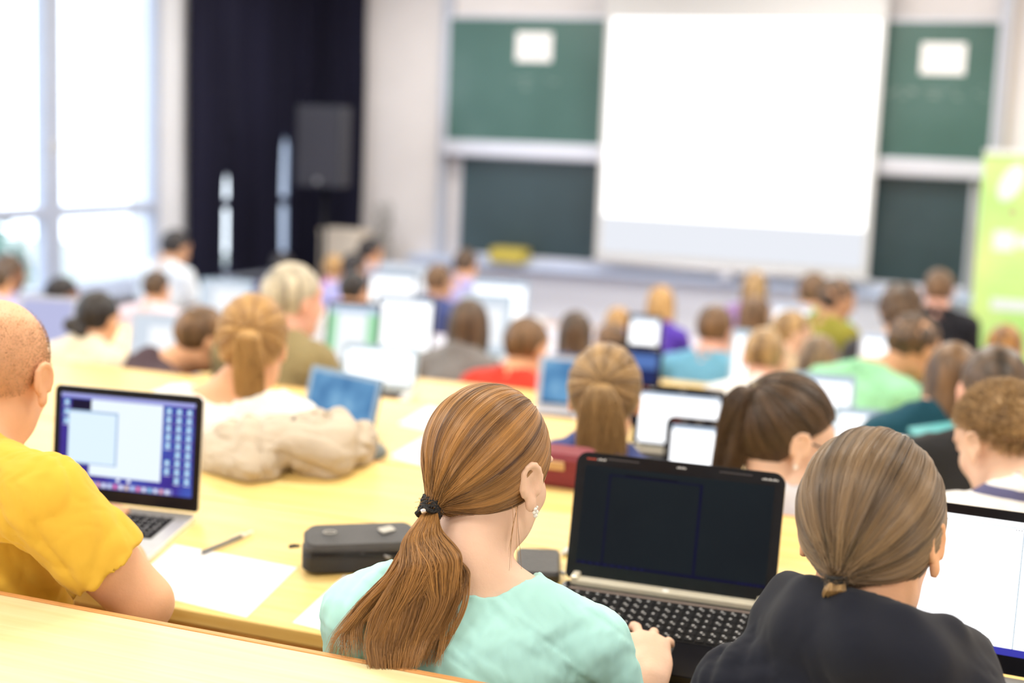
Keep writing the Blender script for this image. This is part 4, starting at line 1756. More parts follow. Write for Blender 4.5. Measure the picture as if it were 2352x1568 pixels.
lapx(870, 795, 2, .33, 'white-screened laptop just behind the blue-screened one', 'white', 'lightbezel', Y=5.3)
lapx(806, 695, 3, .30, 'laptop with green edges on its bright screen, beside the grey-haired man', 'greenedge', 'black')
lapx(925, 682, 3, .33, 'bright white laptop screen left of the dark-haired person in grey', 'white', 'silver', Y=6.75)
lapx(898, 612, 5, .36, 'glowing white laptop screen, middle one of the stacked screens near the front', 'white', 'silver')
lapx(932, 568, 5, .44, 'pale wide monitor-like laptop screen, topmost of the stacked screens near the front', 'pale', 'pale', Y=9.9)
lapx(1146, 597, 5, .40, 'bright white laptop in front of the yellow box, below the left chalkboard', 'white', 'lightbezel')
lapx(1112, 652, 4, .32, 'pale laptop screen just under the bright one near the yellow box', 'pale', 'lightbezel')
lapx(372, 697, 2, .33, 'pale blue laptop screen right of the woman in cream', 'pale', 'pale', h=.27)
lapx(515, 592, 4, .36, 'pale laptop screen standing in front of the dark curtain', 'pale', 'lightbezel', h=.27, Y=7.9)
lapx(97, 684, 2, .28, 'lavender laptop screen behind the head of the man in yellow', 'lavender', 'pale')
lapx(1560, 893, 1, .27, 'white-screened laptop right of the long brown ponytail', 'white', 'black', Y=3.98)
lapx(1600, 940, 1, .17, 'small white screen with a black frame, left of the woman in glasses', 'white', 'black', Y=3.60, tilt=8, h=.2)
lapx(1478, 726, 3, .18, 'small bright white screen left of the person in light blue', 'white', 'silver', Y=7.0)
lapx(1290, 822, 2, .20, 'light blue laptop screen right of the red shirt', 'bluedesk', 'pale', Y=5.25)
lapx(1445, 793, 2, .26, 'navy screened laptop behind the long brown ponytail', 'navy', 'black', Y=5.6)
lapx(1888, 862, 2, .24, 'white laptop screen behind the head of the woman in glasses', 'white', 'lightbezel')
lapx(1992, 836, 2, .21, 'small white laptop screen before the person in mint green', 'white', 'lightbezel', Y=4.9, h=.215)
lapx(1820, 658, 5, .25, 'bright laptop screen left of the bright green shirt near the front', 'white', 'pale')
lapx(1702, 760, 3, .10, 'narrow bright screen between the blue shirt and the man in white', 'white', 'lightbezel', Y=6.6)
lapx(2032, 768, 3, .23, 'white laptop screen directly above the mint green shirt', 'white', 'pale', Y=7.0)
lapx(2025, 736, 4, .19, 'bright small screen behind the one above the mint green shirt', 'white', 'pale', h=.2)
lapx(2125, 668, 5, .12, 'tiny bright screen left of the neck of the person in black', 'white', 'pale')

# ------------------------------------------------------------------ things on the desks
D0, D1 = DESKZ[0], DESKZ[1]


def flat_sheet(corners, r, label, tk=.0012, name='paper_sheet', m=WHITEP, cat='sheet of paper', dz=0.0):
    P_ = [dpt(x_, y_, r, dz) for x_, y_ in corners]
    c_ = sum(P_) / len(P_)
    b_ = MB()
    b_.prism([(q[0] - c_[0], (q[1] - c_[1]) / math.cos(TAU)) for q in P_], 0.0004, tk)
    o = b_.build(name, m, label=label, category=cat)
    o.location = tuple(c_)
    o.rotation_euler = (TAU, 0, 0)
    return o


flat_sheet([(400, 1251), (683, 1304), (566, 1419), (285, 1350)], 0, 'blank white sheet under the pencil beside the silver laptop')
flat_sheet([(790, 1322), (950, 1352), (830, 1470), (671, 1431)], 0, 'blank white sheet by the black pencil case, partly behind the mint shirt')
flat_sheet([(985, 933), (1090, 960), (1040, 1000), (914, 974)], 1, 'white sheet lying furthest back on the empty stretch of desk')
flat_sheet([(985, 998), (1100, 1030), (1010, 1078), (896, 1048)], 1, 'white sheet beside the mouse on the empty stretch of desk')
flat_sheet([(2050, 1000), (2150, 1015), (2120, 1050), (2010, 1030)], 1, 'white paper on the desk left of the young man in stripes')
flat_sheet([(2085, 990), (2195, 975), (2195, 1012), (2110, 1014)], 1, 'teal folder on the desk left of the young man in stripes', tk=.012, name='folder', m=mat('teal_card', (.10, .42, .46), .5), cat='folder', dz=.003)
# pencil
pa, pb = dpt(449, 1274, 0, .007), dpt(580, 1221, 0, .007)
t = thing('mechanical_pencil', 'grey mechanical pencil lying with its tip on the white sheet', 'pencil', tuple(pa))
v = Vector(pb - pa)
b = MB()
b.tube([v * .10, v * .14, v * .80], [.0028, .0042, .0042], n=12)
b.build('barrel', mat('pencil_grey', (.16, .17, .18), .35), t)
b = MB()
b.tube([v * 0, v * .05, v * .10], [.0004, .0012, .0026], n=10)
b.build('tip', ALU, t)
b = MB()
b.tube([v * .80, v * .86], [.0046, .0046], n=12)
b.tube([v * .86 , v * .88, v * .97, v * 1.0], [.0046, .0036, .0036, .003], n=12)
b.build('push_button', ALU, t)
b = MB()
b.tube([v * .84 + Vector((0, 0, .004)), v * .80 + Vector((0, 0, .0075)), v * .58 + Vector((0, 0, .0062))], .0011, n=8)
b.build('clip', ALU, t)
# pencil case
cc = dpt(812, 1315, 0)
t = thing('pencil_case', 'half-open black zipped pencil case left of the woman in mint', 'pencil case', (cc[0] - .01, cc[1] + .035, deskz(0, cc[1] + .035)), (TAU, 0, rad(30)))
NYL = mat('black_nylon', (.022, .022, .026), .6, bump=.35, bscale=350, var=.1)
NYG = mat('grey_nylon', (.060, .060, .066), .55, bump=.35, bscale=350, var=.1)
b = MB()
b.slab((0, 0, .020), .215, .085, .038, .022, seg=6, ebev=.006)
b.build('case_bottom', NYL, t)
b = MB()
b.slab((.004, .004, .052), .218, .086, .026, .022, seg=6, rot=Matrix.Rotation(rad(-2), 3, 'Y') @ Matrix.Rotation(rad(5), 3, 'X'), ebev=.009)
b.build('case_lid', NYG, t)
b = MB()
b.tube([(-.09, -.0425, .0385), (0, -.0435, .0385), (.09, -.0425, .0385), (.107, -.02, .0385)], .0016, n=6)
b.tube([(-.095, -.040, .0435), (0, -.0425, .0425), (.09, -.0415, .041)], .0014, n=6)
b.build('zip', mat('zip_black', (.01, .01, .012), .35), t)
b = MB()
b.tube([(-.112, -.012, .046), (-.124, -.014, .047), (-.133, -.014, .045)], [.003, .0045, .004], n=8)
b.build('zip_pull', mat('zip_black', (.01, .01, .012), .35), t)
b = MB()
b.tube([(.048, -.044, .040), (.055, -.046, .038), (.062, -.046, .036)], [.0025, .003, .002], n=8)
b.build('zip_pull', mat('zip_metal', (.35, .36, .38), .3, metal=.9), t)
b = MB()
b.slab((.055, .01, .0695), .03, .022, .003, .004, rot=Matrix.Rotation(.5, 3, 'Z'))
b.build('badge', mat('badge_silver', (.5, .49, .46), .4, metal=.5), t)
b = MB()
b.tube([(-.055 + .012 * math.cos(a), .005 + .007 * math.sin(a), .067) for a in [k * .52 for k in range(13)]], .0012, n=6)
b.build('ring', mat('badge_silver', (.5, .49, .46), .4, metal=.5), t)
b = MB()
b.tube([(-.06, -.030, .0405), (.01, -.034, .0415)], .0035, n=8)
b.build('pen', mat('pen_silver', (.6, .6, .62), .3, metal=.5), t)
# wallet-like pouch and white plug
cc = dpt(1226, 1325, 0)
t = thing('pouch', 'small black leather pouch half hidden by the mint-shirted woman, left of the black laptop', 'pouch', (cc[0], cc[1] + .02, deskz(0, cc[1] + .02)), (TAU, 0, rad(20)))
b = MB()
b.slab((0, 0, .014), .085, .11, .026, .010, ebev=.006)
b.build('body', mat('black_leather', (.018, .018, .020), .35, bump=.2, bscale=200), t)
b = MB()
b.tube([(.043, -.02, .014), (.052, -.025, .012)], [.003, .0045], n=8)
b.build('snap', mat('zip_metal', (.35, .36, .38)), t)
cc = dpt(1293, 1278, 0)
b = MB()
b.tube([(0, 0, .006), (.004, .02, .006), (.02, .05, .006), (.06, .07, .004)], [.005, .006, .002, .0016], n=10)
o = b.build('cable', mat('white_cable', (.85, .84, .84), .4), label='white cable end lying at the left edge of the black laptop', category='cable')
o.location = tuple(cc)
o.rotation_euler = (TAU, 0, 0)
# mouse
cc = dpt(866, 1046, 1)
t = thing('computer_mouse', 'small dark computer mouse beside the white sheets', 'mouse', tuple(cc), (TAU, 0, rad(15)))
F = Field((-.05, -.07, -.002), (.05, .07, .05), .003)
F.ell((0, 0, .006), (.031, .052, .028), k=.002)
F.plane((0, 0, .001), (0, 0, -1))
put('shell', F.mesh('shell'), mat('mouse_grey', (.10, .11, .10), .35), t)
b = MB()
b.tube([(-.003, .028, .030), (.003, .028, .030)], .006, n=12)
b.build('wheel', BLACKP, t)
# beige jacket heaped on the desk
jc = dpt(648, 1075, 0)
t = thing('jacket', 'crumpled beige jacket heaped on the desk behind the silver laptop', 'jacket', tuple(jc))
F = Field(jc + [-.28, -.22, -.05], jc + [.30, .26, .22], .005)
F.ell(jc + [-.07, .03, .040], (.15, .10, .055), k=.03)
F.ell(jc + [.07, .06, .050], (.105, .12, .064), rotm(-22), k=.02)
F.cap(jc + [-.02, .08, .06], jc + [.05, .14, .075], .048, .045, k=.03)
F.cap(jc + [-.20, -.03, .00], jc + [-.02, -.07, .01], .032, .040, k=.02)
F.cap(jc + [-.17, .08, .04], jc + [.00, .02, .075], .040, .030, k=.015)
F.cap(jc + [.13, .0, .03], jc + [.12, .14, .05], .040, .045, k=.02)
F.noise(.0080, 24, seed=9, stretch=(1, .8, 1.2), sharp=True)
F.plane(jc + [0, 0, .002], (0, math.sin(TAU), -math.cos(TAU)))
put_local('jacket_fabric', F.mesh('jacket_fabric'), mat('beige_cotton', (.50, .42, .33), .9, var=.08, scale=8, bump=.3, bscale=30, sheen=.1), t)
b = MB()
b.tube([(-.005, -.085, .02), (.005, -.05, .062), (.012, .0, .092), (-.005, .06, .108)], [.006, .007, .007, .004], n=8)
b.build('drawcord', mat('dark_lining', (.06, .06, .06), .7), t)
# maroon bag on the next desk
mc = atZ(1262, 1100, D1)
mc[1] = 3.78
mc = dpt(1300, 1110, 0)
t = thing('bag', 'small maroon bag between the front woman\'s head and the black laptop', 'bag', tuple(mc), (TAU, 0, 0))
b = MB()
b.slab((0, 0, .040), .15, .07, .08, .03, ebev=.012)
b.build('body', mat('maroon_fabric', (.20, .02, .035), .6, bump=.2, bscale=60), t)
b = MB()
b.box((-.02, -.037, .055), (.06, .006, .022), bevel=.003)
b.build('leather_patch', mat('tan_patch', (.55, .33, .16), .5), t)


# ------------------------------------------------------------------ the students
def stripes():
    ma = bpy.data.materials.new('striped_jersey')
    ma.use_nodes = True
    nt = ma.node_tree
    b_ = nt.nodes['Principled BSDF']
    b_.inputs['Roughness'].default_value = .85
    tc_ = nt.nodes.new('ShaderNodeTexCoord')
    sp = nt.nodes.new('ShaderNodeTexWave')
    sp.bands_direction = 'Z'
    sp.inputs['Scale'].default_value = 6.5
    sp.inputs['Distortion'].default_value = 1.2
    sp.inputs['Detail'].default_value = 1
    rp = nt.nodes.new('ShaderNodeValToRGB')
    rp.color_ramp.interpolation = 'CONSTANT'
    rp.color_ramp.elements[0].color = (.09, .09, .20, 1)
    rp.color_ramp.elements[1].color = (.85, .85, .85, 1)
    rp.color_ramp.elements[1].position = .34
    nt.links.new(tc_.outputs['Object'], sp.inputs['Vector'])
    nt.links.new(sp.outputs['Fac'], rp.inputs[0])
    nt.links.new(rp.outputs[0], b_.inputs['Base Color'])
    return ma


# --- the woman in mint in front
sl, sr = atD(826, 1410, 2.10), atD(1360, 1486, 2.10)
wr_ = dpt(1492, 1556, 0, .048)
hd = dpt(1482, 1440, 0, .085) - wr_
CURL = (24, 20, 14)
girl = person(1152, 890, 1.95, 'woman in a mint T-shirt with a long chestnut ponytail, typing on the black laptop', yaw=-18, pitch=9, roll=0, tyaw=4, male=False, tone='pale', hair='cap', hc='chestnut',
              tc=('mint', (.46, .82, .80)), fine=True, h=.0036, sw=.178, shp=(sl, sr), hands=[None, (wr_, hd)], curl=CURL, spread=19, elbows=(None, sr + np.array([.05, .10, -.22])), lean=.04, ear=1.12, neckcut=1.2, wr=.0022, nback=.03, hairr=1.03, infl=.9)

T_ = (-.012, -.108, -.066)
lines, shd = scalp_strands(girl, 15000, 'chestnut', T_, radius=.0003, hairr=1.035, lift=.035, K=18, tiejit=.012, seed=4)
strands('strands', lines, .00034, strand_mat('chestnut'), girl['hair'], girl['root'], .8, shd)
tie = girl['H'] + girl['R'] @ np.array(T_)


def pxpath(lst):
    return [atD(x_, y_, d_) for x_, y_, d_ in lst]


dt = depth(tie)
tx = 1176 + FPX * ((tie - CAMP) @ CM[0]) / dt
ty = 784 - FPX * ((tie - CAMP) @ CM[1]) / dt

path = [tie] + pxpath([(tx - 22, ty + 60, dt - .035), (985, 1290, dt - .06), (955, 1390, dt - .06), (925, 1470, dt - .07), (900, 1550, dt - .085)])
camr, camu, camf = CM
l1_, s1_ = tail_strands(path, [.010, .030, .050, .064, .058, .040], [.010, .018, .018, .015, .012, .010], 6500, camr + camu * .25, camf, seed=3, wave=.006, endjit=.30, clumps=70)
strands('ponytail', l1_, .00036, strand_mat('chestnut'), girl['hair'], girl['root'], .35, s1_)
path2 = [tie] + pxpath([(tx - 28, ty + 70, dt - .04), (930, 1300, dt - .05), (860, 1385, dt - .04), (815, 1450, dt - .04), (805, 1510, dt - .05)])
l2_, s2_ = tail_strands(path2, [.008, .020, .026, .030, .030, .034], [.008, .012, .010, .008, .008, .006], 900, camr + camu * .3, camf, seed=8, wave=.009, endjit=.45, clumps=24)
strands('loose_strands', l2_, .00034, strand_mat('chestnut'), girl['hair'], girl['root'], .35, s2_)
path3 = [tie] + pxpath([(tx + 10, ty + 80, dt - .04), (1052, 1310, dt - .03), (1030, 1390, dt - .05), (1000, 1480, dt - .06), (985, 1530, dt - .07)])
l3_, s3_ = tail_strands(path3, [.006, .014, .016, .020, .022, .02], [.006, .01, .01, .01, .008, .006], 700, camr, camf, seed=9, wave=.008, endjit=.4, clumps=16)
strands('loose_strands', l3_, .00034, strand_mat('chestnut'), girl['hair'], girl['root'], .35, s3_)
# stray hairs by the ear
R_, H_ = girl['R'], girl['H']
st = []
for q in range(5):
    a0 = H_ + R_ @ np.array([.078, -.035 + .004 * q, -.045])
    st.append([a0 + np.array([0, 0, -(.007 + .001 * q) * k]) + R_[:, 0] * (.003 * math.sin(k * .45 + q)) + R_[:, 1] * (.0018 * k * math.sin(q * 1.7)) for k in range(12)])
strands('loose_strands', st, .0003, strand_mat('chestnut'), girl['hair'], girl['root'], .3)
b = MB()
tl = tie - np.array(girl['root'].location)
ax1, ax2 = nrm(R_[:, 0] * .8 + np.array([0, 0, .4])), nrm(np.cross(R_[:, 0], R_[:, 1]))
ax1 = nrm(camr)
ax2 = nrm(camu * .5 + camf * .5)
tdir = nrm(path[1] - path[0])
e1 = nrm(np.cross(tdir, camf))
e2 = np.cross(tdir, e1)
for k in range(5):
    pts = []
    for q in range(15):
        a = q / 14 * 6.283
        wob = .0035 * math.sin(a * 4 + k * 1.9)
        pts.append(tl + tdir * (-.010 + k * .0055 + wob) + (e1 * math.cos(a) + e2 * math.sin(a)) * (.0155 + .0018 * math.sin(a * 5 + k)))
    b.tube(pts, .0036, n=8, caps=False)
b.build('hair_tie', mat('black_elastic', (.010, .010, .012), .6, bump=.5, bscale=400), girl['root'])
b = MB()
c_ = tl - e1 * 0 - nrm(camf) * .019 + camr * -.008
b.tube([c_ - camr * .004 - camu * .002, c_ + camr * .004 + camu * .002], .0042, n=10)
b.build('metal_bead', mat('bead_metal', (.8, .75, .75), .2, metal=.9), girl['root'])
b = MB()
ec = R_ @ np.array([.0915, .003, -.048]) + H_ - np.array(girl['root'].location)
for q, (dx, dz, r_) in enumerate(((0, 0, .0030), (.0035, -.004, .0034), (-.0025, -.005, .0026), (.001, -.0095, .0036), (.004, .003, .0022))):
    b.ball(ec + R_[:, 1] * dx + np.array([0, 0, dz]), r_, 2)
b.build('earring', mat('pearl', (.92, .90, .86), .15, coat=.5), girl['root'])
b = MB()
b.tube([(girl['N'] + girl['U'] * (.012) + (girl['Rr'] * math.cos(a) * 1.0 + girl['Fd'] * math.sin(a)) * .066 - np.array(girl['root'].location)) for a in np.linspace(math.pi * 1.0, math.pi * 2.0, 14)], .0022, n=6)
bpy.data.meshes  # collar rib
b.bm.free()

# --- the man in yellow
shr = atD(116, 1158, 2.20)
shl = atD(-330, 1090, 2.30)
elb = atD(330, 1384, 2.25)
wry = dpt(215, 1190, 0, .035)
yel = person(22, 684, 1.93, 'man in a yellow T-shirt with a shaved head, leaning over the silver laptop', yaw=11, pitch=14, roll=3, tyaw=-6, male=True, tone='fair', hair=None,
             tc=('yellow', (.76, .46, .055)), fine=True, h=.0048, sw=.20, shp=(shl, shr), hands=[None, (wry, np.array([-.15, .9, -.08]))], elbows=(None, elb), lean=.02, ear=1.12, wr=.0030, sharp=True, s=1.03, neckcut=.95, nback=.02, belly=1.1)


def short_strands(P, n, length, kind, radius, root_fn=None, hairr=1.0, male=True, seed=1, comb=(0, -.6, .2), zl=None, jit=.5, name='strands'):
    rg = np.random.default_rng(seed)
    zx, zy = zl or ZL_STD
    cen = np.array([0, -0.014, 0.020])
    cr = np.array([0.0785, 0.0965, 0.0925]) * hairr
    d = rg.normal(size=(n * 4, 3))
    d /= np.linalg.norm(d, axis=1)[:, None]
    p_ = d * cr + cen
    ok = p_[:, 2] > np.interp(p_[:, 1], zx, zy) + rg.normal(size=len(p_)) * .004
    if root_fn is not None:
        ok &= root_fn(p_)
    d, p_ = d[ok][:n], p_[ok][:n]
    nn = d / (cr * cr)
    nn = d / np.linalg.norm(d, axis=1)[:, None]
    g_ = nn * .55 + np.array(comb) + rg.normal(size=d.shape) * jit * .5
    # keep it outside the skull
    g_ = g_ - np.minimum((g_ * nn).sum(1), 0)[:, None] * nn
    g_ /= np.linalg.norm(g_, axis=1)[:, None]
    ln = length * rg.uniform(.6, 1.1, len(d))
    K = 4
    u = np.linspace(0, 1, K)
    loc = p_[:, None] + (nn[:, None] * (1 - u[None, :, None]) * .5 + g_[:, None] * u[None, :, None]) * ln[:, None, None] * u[None, :, None]
    W_ = P['H'] + (loc * P['s']) @ P['R'].T
    return strands(name, W_, radius, strand_mat(kind), P['hair'] or P['root'], P['root'], .5)


yh = thing('x', 'x', 'x')
bpy.data.objects.remove(yh)
short_strands(yel, 13000, .0042, 'lightbrown', .00017, root_fn=lambda p: (p[:, 2] + np.random.default_rng(3).normal(size=len(p)) * .012 < .078) & (p[:, 1] < .05), hairr=1.018, zl=([-0.12, -0.085, -0.055, -0.02, 0.012, 0.03, 0.055], [-0.075, -0.072, -0.055, -0.03, 0.02, 0.0, 0.03]), name='stubble_hair')

# --- the girl in the navy hoodie


def hoodfold(F, q):
    pts_ = [atD(1812, 1350, 1.95), atD(1862, 1368, 1.88), atD(1955, 1402, 1.81), atD(2070, 1436, 1.80), atD(2170, 1458, 1.84), atD(2240, 1492, 1.93)]
    for a, c in zip(pts_, pts_[1:]):
        F.cap(a, c, .024, k=.016)
    pts_ = [atD(1785, 1425, 1.94), atD(1850, 1455, 1.86), atD(1975, 1500, 1.79), atD(2110, 1530, 1.79), atD(2230, 1545, 1.88)]
    for a, c in zip(pts_, pts_[1:]):
        F.cap(a, c, .038, k=.035)


hood = person(2030, 1002, 1.95, 'girl in a navy hoodie with ash-brown tied hair, seen from behind at the right', yaw=-11, pitch=16, roll=-2, tyaw=3, male=False, tone='fair', hair='cap', hc='ash', top='hoodie', sleeve='long',
              tc=('navy', (.012, .014, .024)), fine=True, h=.0055, sw=.158, infl=2.2, hx=.012, lean=.02, ear=1.1, wr=.0034, sharp=True, neck=.004, s=1.05, neckcut=.9, nback=.02, hairr=1.06, fieldhook=hoodfold)
T2 = (-.006, -.098, -.070)
lines, shd = scalp_strands(hood, 12000, 'ash', T2, hairr=1.07, lift=.06, K=16, tiejit=.010, seed=14, streak=7)
strands('strands', lines, .00042, strand_mat('ash'), hood['hair'], hood['root'], .8, shd)
tie2 = hood['H'] + hood['R'] @ (np.array(T2) * hood['s'])
d2 = depth(tie2)
x2_ = 1176 + FPX * ((tie2 - CAMP) @ CM[0]) / d2
y2_ = 784 - FPX * ((tie2 - CAMP) @ CM[1]) / d2

l4, s4 = tail_strands([tie2] + pxpath([(x2_ - 5, y2_ + 25, d2 - .01), (x2_ - 4, y2_ + 50, d2 + .01), (x2_ + 8, y2_ + 75, d2 + .03)]), [.009, .014, .018, .016], [.009, .012, .012, .01], 1600, camr, camf, seed=5, wave=.003, clumps=20)
strands('ponytail', l4, .0004, strand_mat('lightbrown'), hood['hair'], hood['root'], .4, s4)
b = MB()
tl = tie2 - np.array(hood['root'].location)
for k in range(3):
    b.tube([tl + np.array([0, 0, -.008 + .005 * k]) + (camr * math.cos(a) + camf * math.sin(a)) * .0125 for a in np.linspace(0, 6.283, 15)], .0032, n=8, caps=False)
b.build('hair_tie', mat('black_elastic', (.010, .010, .012)), hood['root'])

ZL_HIGH = ([-0.12, -0.085, -0.055, -0.02, 0.012, 0.03, 0.055, 0.085, 0.12], [-0.105, -0.100, -0.088, -0.055, 0.022, 0.036, 0.066, 0.092, 0.12])

# --- row one
wh = person(588, 680, 3.25, 'woman in white with a long honey-blond ponytail, behind the beige jacket', yaw=16, pitch=8, male=False, tone='fair', hair='cap', hc='blond', tc=('bright_white', (.90, .89, .84)), sleeve='long', h=.008, neckcut=1.25, lean=.06, s=1.04, hairr=1.05, sw=.195, hx=-.03, infl=1.8)


def pony(P, tgt, kind, n1, n2, drop, width=.035, rad_=.0006, seed=3, hairr=1.06, lift=.05, low=None, zl=None):
    ln, sh_ = scalp_strands(P, n1, kind, tgt, zl=zl, hairr=hairr, lift=lift, K=12, seed=seed)
    strands('strands', ln, rad_, strand_mat(kind), P['hair'], P['root'], .8, sh_)
    t0 = P['H'] + P['R'] @ (np.array(tgt) * P['s'])
    back = -P['R'][:, 1]
    pth = [t0, t0 + back * .03 + np.array([0, 0, -.01])]
    for k in range(1, 5):
        pth.append(t0 + back * (.035 - .008 * k) + np.array([0, 0, -drop * k / 4]) + (np.array(low) * k / 4 if low is not None else 0))
    l_, s_ = tail_strands(pth, [.010, width * .8, width, width, width * .9, width * .5], [.010, width * .6, width * .6, width * .5, width * .4, .008], n2, P['R'][:, 0], P['R'][:, 1], K=12, seed=seed + 1, wave=.003)
    strands('ponytail', l_, rad_, strand_mat(kind), P['hair'], P['root'], .4, s_)
    return t0


pony(wh, (.02, -.105, .035), 'blond', 3500, 2600, .22, .042, low=(.01, 0, 0))
qq = person(1396, 795, 3.38, 'woman in navy with long light-brown hair tied back, beyond the front woman', yaw=13, pitch=10, male=False, tone='fair', hair='cap', hc='lightbrown', tc=('navy_blue', (.05, .07, .22)), sleeve='long', h=.008, hairr=1.06, tyaw=-5)
pony(qq, (.0, -.107, .03), 'lightbrown', 3500, 3600, .31, .060, seed=23, low=(.02, 0, 0))
gl = person(1862, 878, 3.12, 'woman in dark-framed glasses and pearl earring, brown ponytail, looking down', yaw=-52, pitch=24, roll=0, tyaw=-20, male=False, tone='pale', hair='cap', hc='darkbrown', tc=('light_grey', (.62, .61, .66)), sleeve='long', fine=True, h=.0065, s=1.10, hairr=1.04, ear=1.15, nback=.02, lean=.06, hx=.085, zl=ZL_HIGH, sw=.185)
t0 = pony(gl, (.0, -.096, .060), 'darkbrown', 4500, 3200, .26, .052, seed=33, rad_=.0005, hairr=1.045, lift=.03, low=(-.075, 0, 0), zl=ZL_HIGH)
b = MB()
rl = np.array(gl['root'].location)
for q in range(5):
    b.ball(t0 - rl + np.array([.012 * math.cos(q * 1.25), -.006, .012 * math.sin(q * 1.25)]), .008, 2)
b.build('hair_tie', mat('jewelled_tie', (.25, .20, .12), .3, metal=.4), gl['root'])
GR, GH, gs = gl['R'], gl['H'], gl['s']
gp = lambda x, y, z: GH + GR @ (np.array([x, y, z]) * gs) - rl
b = MB()
for sx in (-1, 1):
    b.tube([gp(sx * .081, -.02, .004), gp(sx * .080, .03, .008), gp(sx * .068, .102, .010)], .0026, n=8)
    b.tube([gp(sx * .036 + .028 * math.cos(a), .108 - .006 * abs(math.cos(a)), .0 + .020 * math.sin(a)) for a in np.linspace(0, 6.283, 17)], .0022, n=6, caps=False)
b.tube([gp(-.009, .112, .004), gp(.009, .112, .004)], .002, n=6)
b.build('glasses', mat('glasses_black', (.01, .01, .012), .3), gl['root'])
b = MB()
b.ball(gp(.0925, -.004, -.048), .0052, 2)
b.build('earring', mat('pearl', (.92, .90, .86)), gl['root'])
st_ = person(2268, 884, 3.20, 'young man in a white and navy striped top, short light-brown hair, facing left', yaw=48, pitch=24, roll=0, tyaw=10, male=True, tone='pale', hair='cap', hc='lightbrown', tc=('striped', (1, 1, 1), stripes()), sleeve='long', fine=True, h=.0065, s=1.0, neck=-.035, nback=.04, hx=.03, ear=1.1, infl=1.3,
             zl=([-0.12, -0.085, -0.055, -0.02, 0.012, 0.03, 0.055, 0.085, 0.12], [-0.02, -0.015, 0.0, 0.025, 0.045, 0.045, 0.055, 0.065, 0.075]), hairr=.985)
short_strands(st_, 9000, .022, 'lightbrown', .0005, hairr=1.0, comb=(0, .35, .1), zl=([-0.12, -0.085, -0.055, -0.02, 0.012, 0.03, 0.055, 0.085, 0.12], [-0.055, -0.05, -0.03, 0.0, 0.035, 0.035, 0.05, 0.065, 0.075]), seed=6)

# --- the rest of the hall
dkb = dict(hc='darkbrown')
W_ = (.86, .85, .86)
old = person(684, 604, 4.25, 'grey-haired man in an olive jacket with a white collar', yaw=-28, pitch=6, s=1.12, tone='pink', hair='short', hc='grey', top='jacket', sleeve='long', tc=('olive_jacket', (.30, .24, .12)), h=.009, infl=1.6, tyaw=-10)
b = MB()
rl = np.array(old['root'].location)
b.tube([old['N'] + old['U'] * .022 + (old['Rr'] * math.cos(a) * 1.05 + old['Fd'] * math.sin(a)) * .072 - rl for a in np.linspace(0, 6.283, 17)], .016, n=8, caps=False)
b.build('shirt_collar', cloth('collar_white', (.9, .88, .84)), old['root'])
P_ = person
P_(483, 704, 4.6, 'short-haired person in a dark plum hoodie, left of the honey-blond ponytail', yaw=-35, pitch=14, hair='short', hc='brown', top='hoodie', sleeve='long', tc=('plum', (.085, .055, .070)), infl=2.2, h=.009, s=1.0, tyaw=-25, hx=-.14, lean=.25)
P_(236, 668, 4.53, 'woman in a cream top with dark hair gathered in a low bun', yaw=-5, pitch=14, male=False, hair='bun', hc='black', sleeve='long', tc=('cream', (.86, .78, .62)), s=.90, infl=1.6, sw=.17)
P_(150, 634, 6.85, 'black-haired person behind the lavender screen, facing right', yaw=-30, pitch=8, hair='short', hc='black', tone='brown', tc=('dark_grey', (.06, .06, .08)))
P_(0, 604, 6.3, 'dark-haired person at the left edge of the picture, nearer of the two there', yaw=10, pitch=10, hair='short', hc='darkbrown', tc=('lilac', (.50, .46, .68)), snap=False, s=.86)
P_(27, 582, 6.95, 'dark-haired person at the left edge, against the window frame', yaw=-20, pitch=8, hair='short', hc='darkbrown', tone='brown', tc=('lilac2', (.42, .40, .62)), snap=False)
P_(362, 619, 7.2, 'dark-haired person in pale pink, behind the pale blue screen', yaw=0, pitch=4, s=.9, hair='short', hc='darkbrown', tc=('pale_pink', (.82, .68, .76)))
P_(413, 528, 8.9, 'dark-haired person in white beside the window, furthest left before the curtain', yaw=-15, pitch=16, hair='short', hc='black', tone='tan', tc=('white_shirt', (.72, .78, .86)), s=1.05)
P_(1085, 684, 6.1, 'person with long dark hair in a grey sweater', yaw=-10, pitch=6, male=False, hair='long', hc='darkbrown', sleeve='long', tc=('grey_sweater', (.21, .20, .20)), s=1.05, infl=1.8, snap=False)
P_(1222, 728, 5.72, 'boyish brown-haired student in a red T-shirt', yaw=-25, pitch=10, hair='short', hc='brown', tone='fair', tc=('red', (.62, .05, .03)), s=1.08, infl=1.5)
P_(1325, 712, 6.75, 'person with long dark-brown hair right of the student in red', yaw=8, pitch=8, male=False, hair='long', hc='darkbrown', tc=('denim_blue', (.12, .18, .34)), snap=False)
P_(1398, 742, 7.6, 'brown-haired tanned person facing left, behind the long light-brown ponytail', yaw=60, pitch=8, hair='short', hc='brown', tone='tan', tc=('sand', (.5, .40, .30)), snap=False)
P_(1422, 704, 8.2, 'golden-blond person near the front, above the navy screen', yaw=10, pitch=6, male=False, hair='long', hc='blond', tc=('ivory', (.75, .66, .52)))
P_(1521, 655, 9.0, 'blond person in purple and blue near the lower chalkboard', yaw=5, pitch=6, male=False, hair='long', hc='blond', tc=('violet', (.10, .05, .42)), h=.010)
sb_ = atY(1508, 800, 7.3)
P_(1650, 700, 7.7, 'short-haired person in a light blue T-shirt with a bare arm', yaw=-12, pitch=8, hair='short', hc='brown', tone='pink', tc=('light_blue', (.16, .42, .62)), s=1.08)
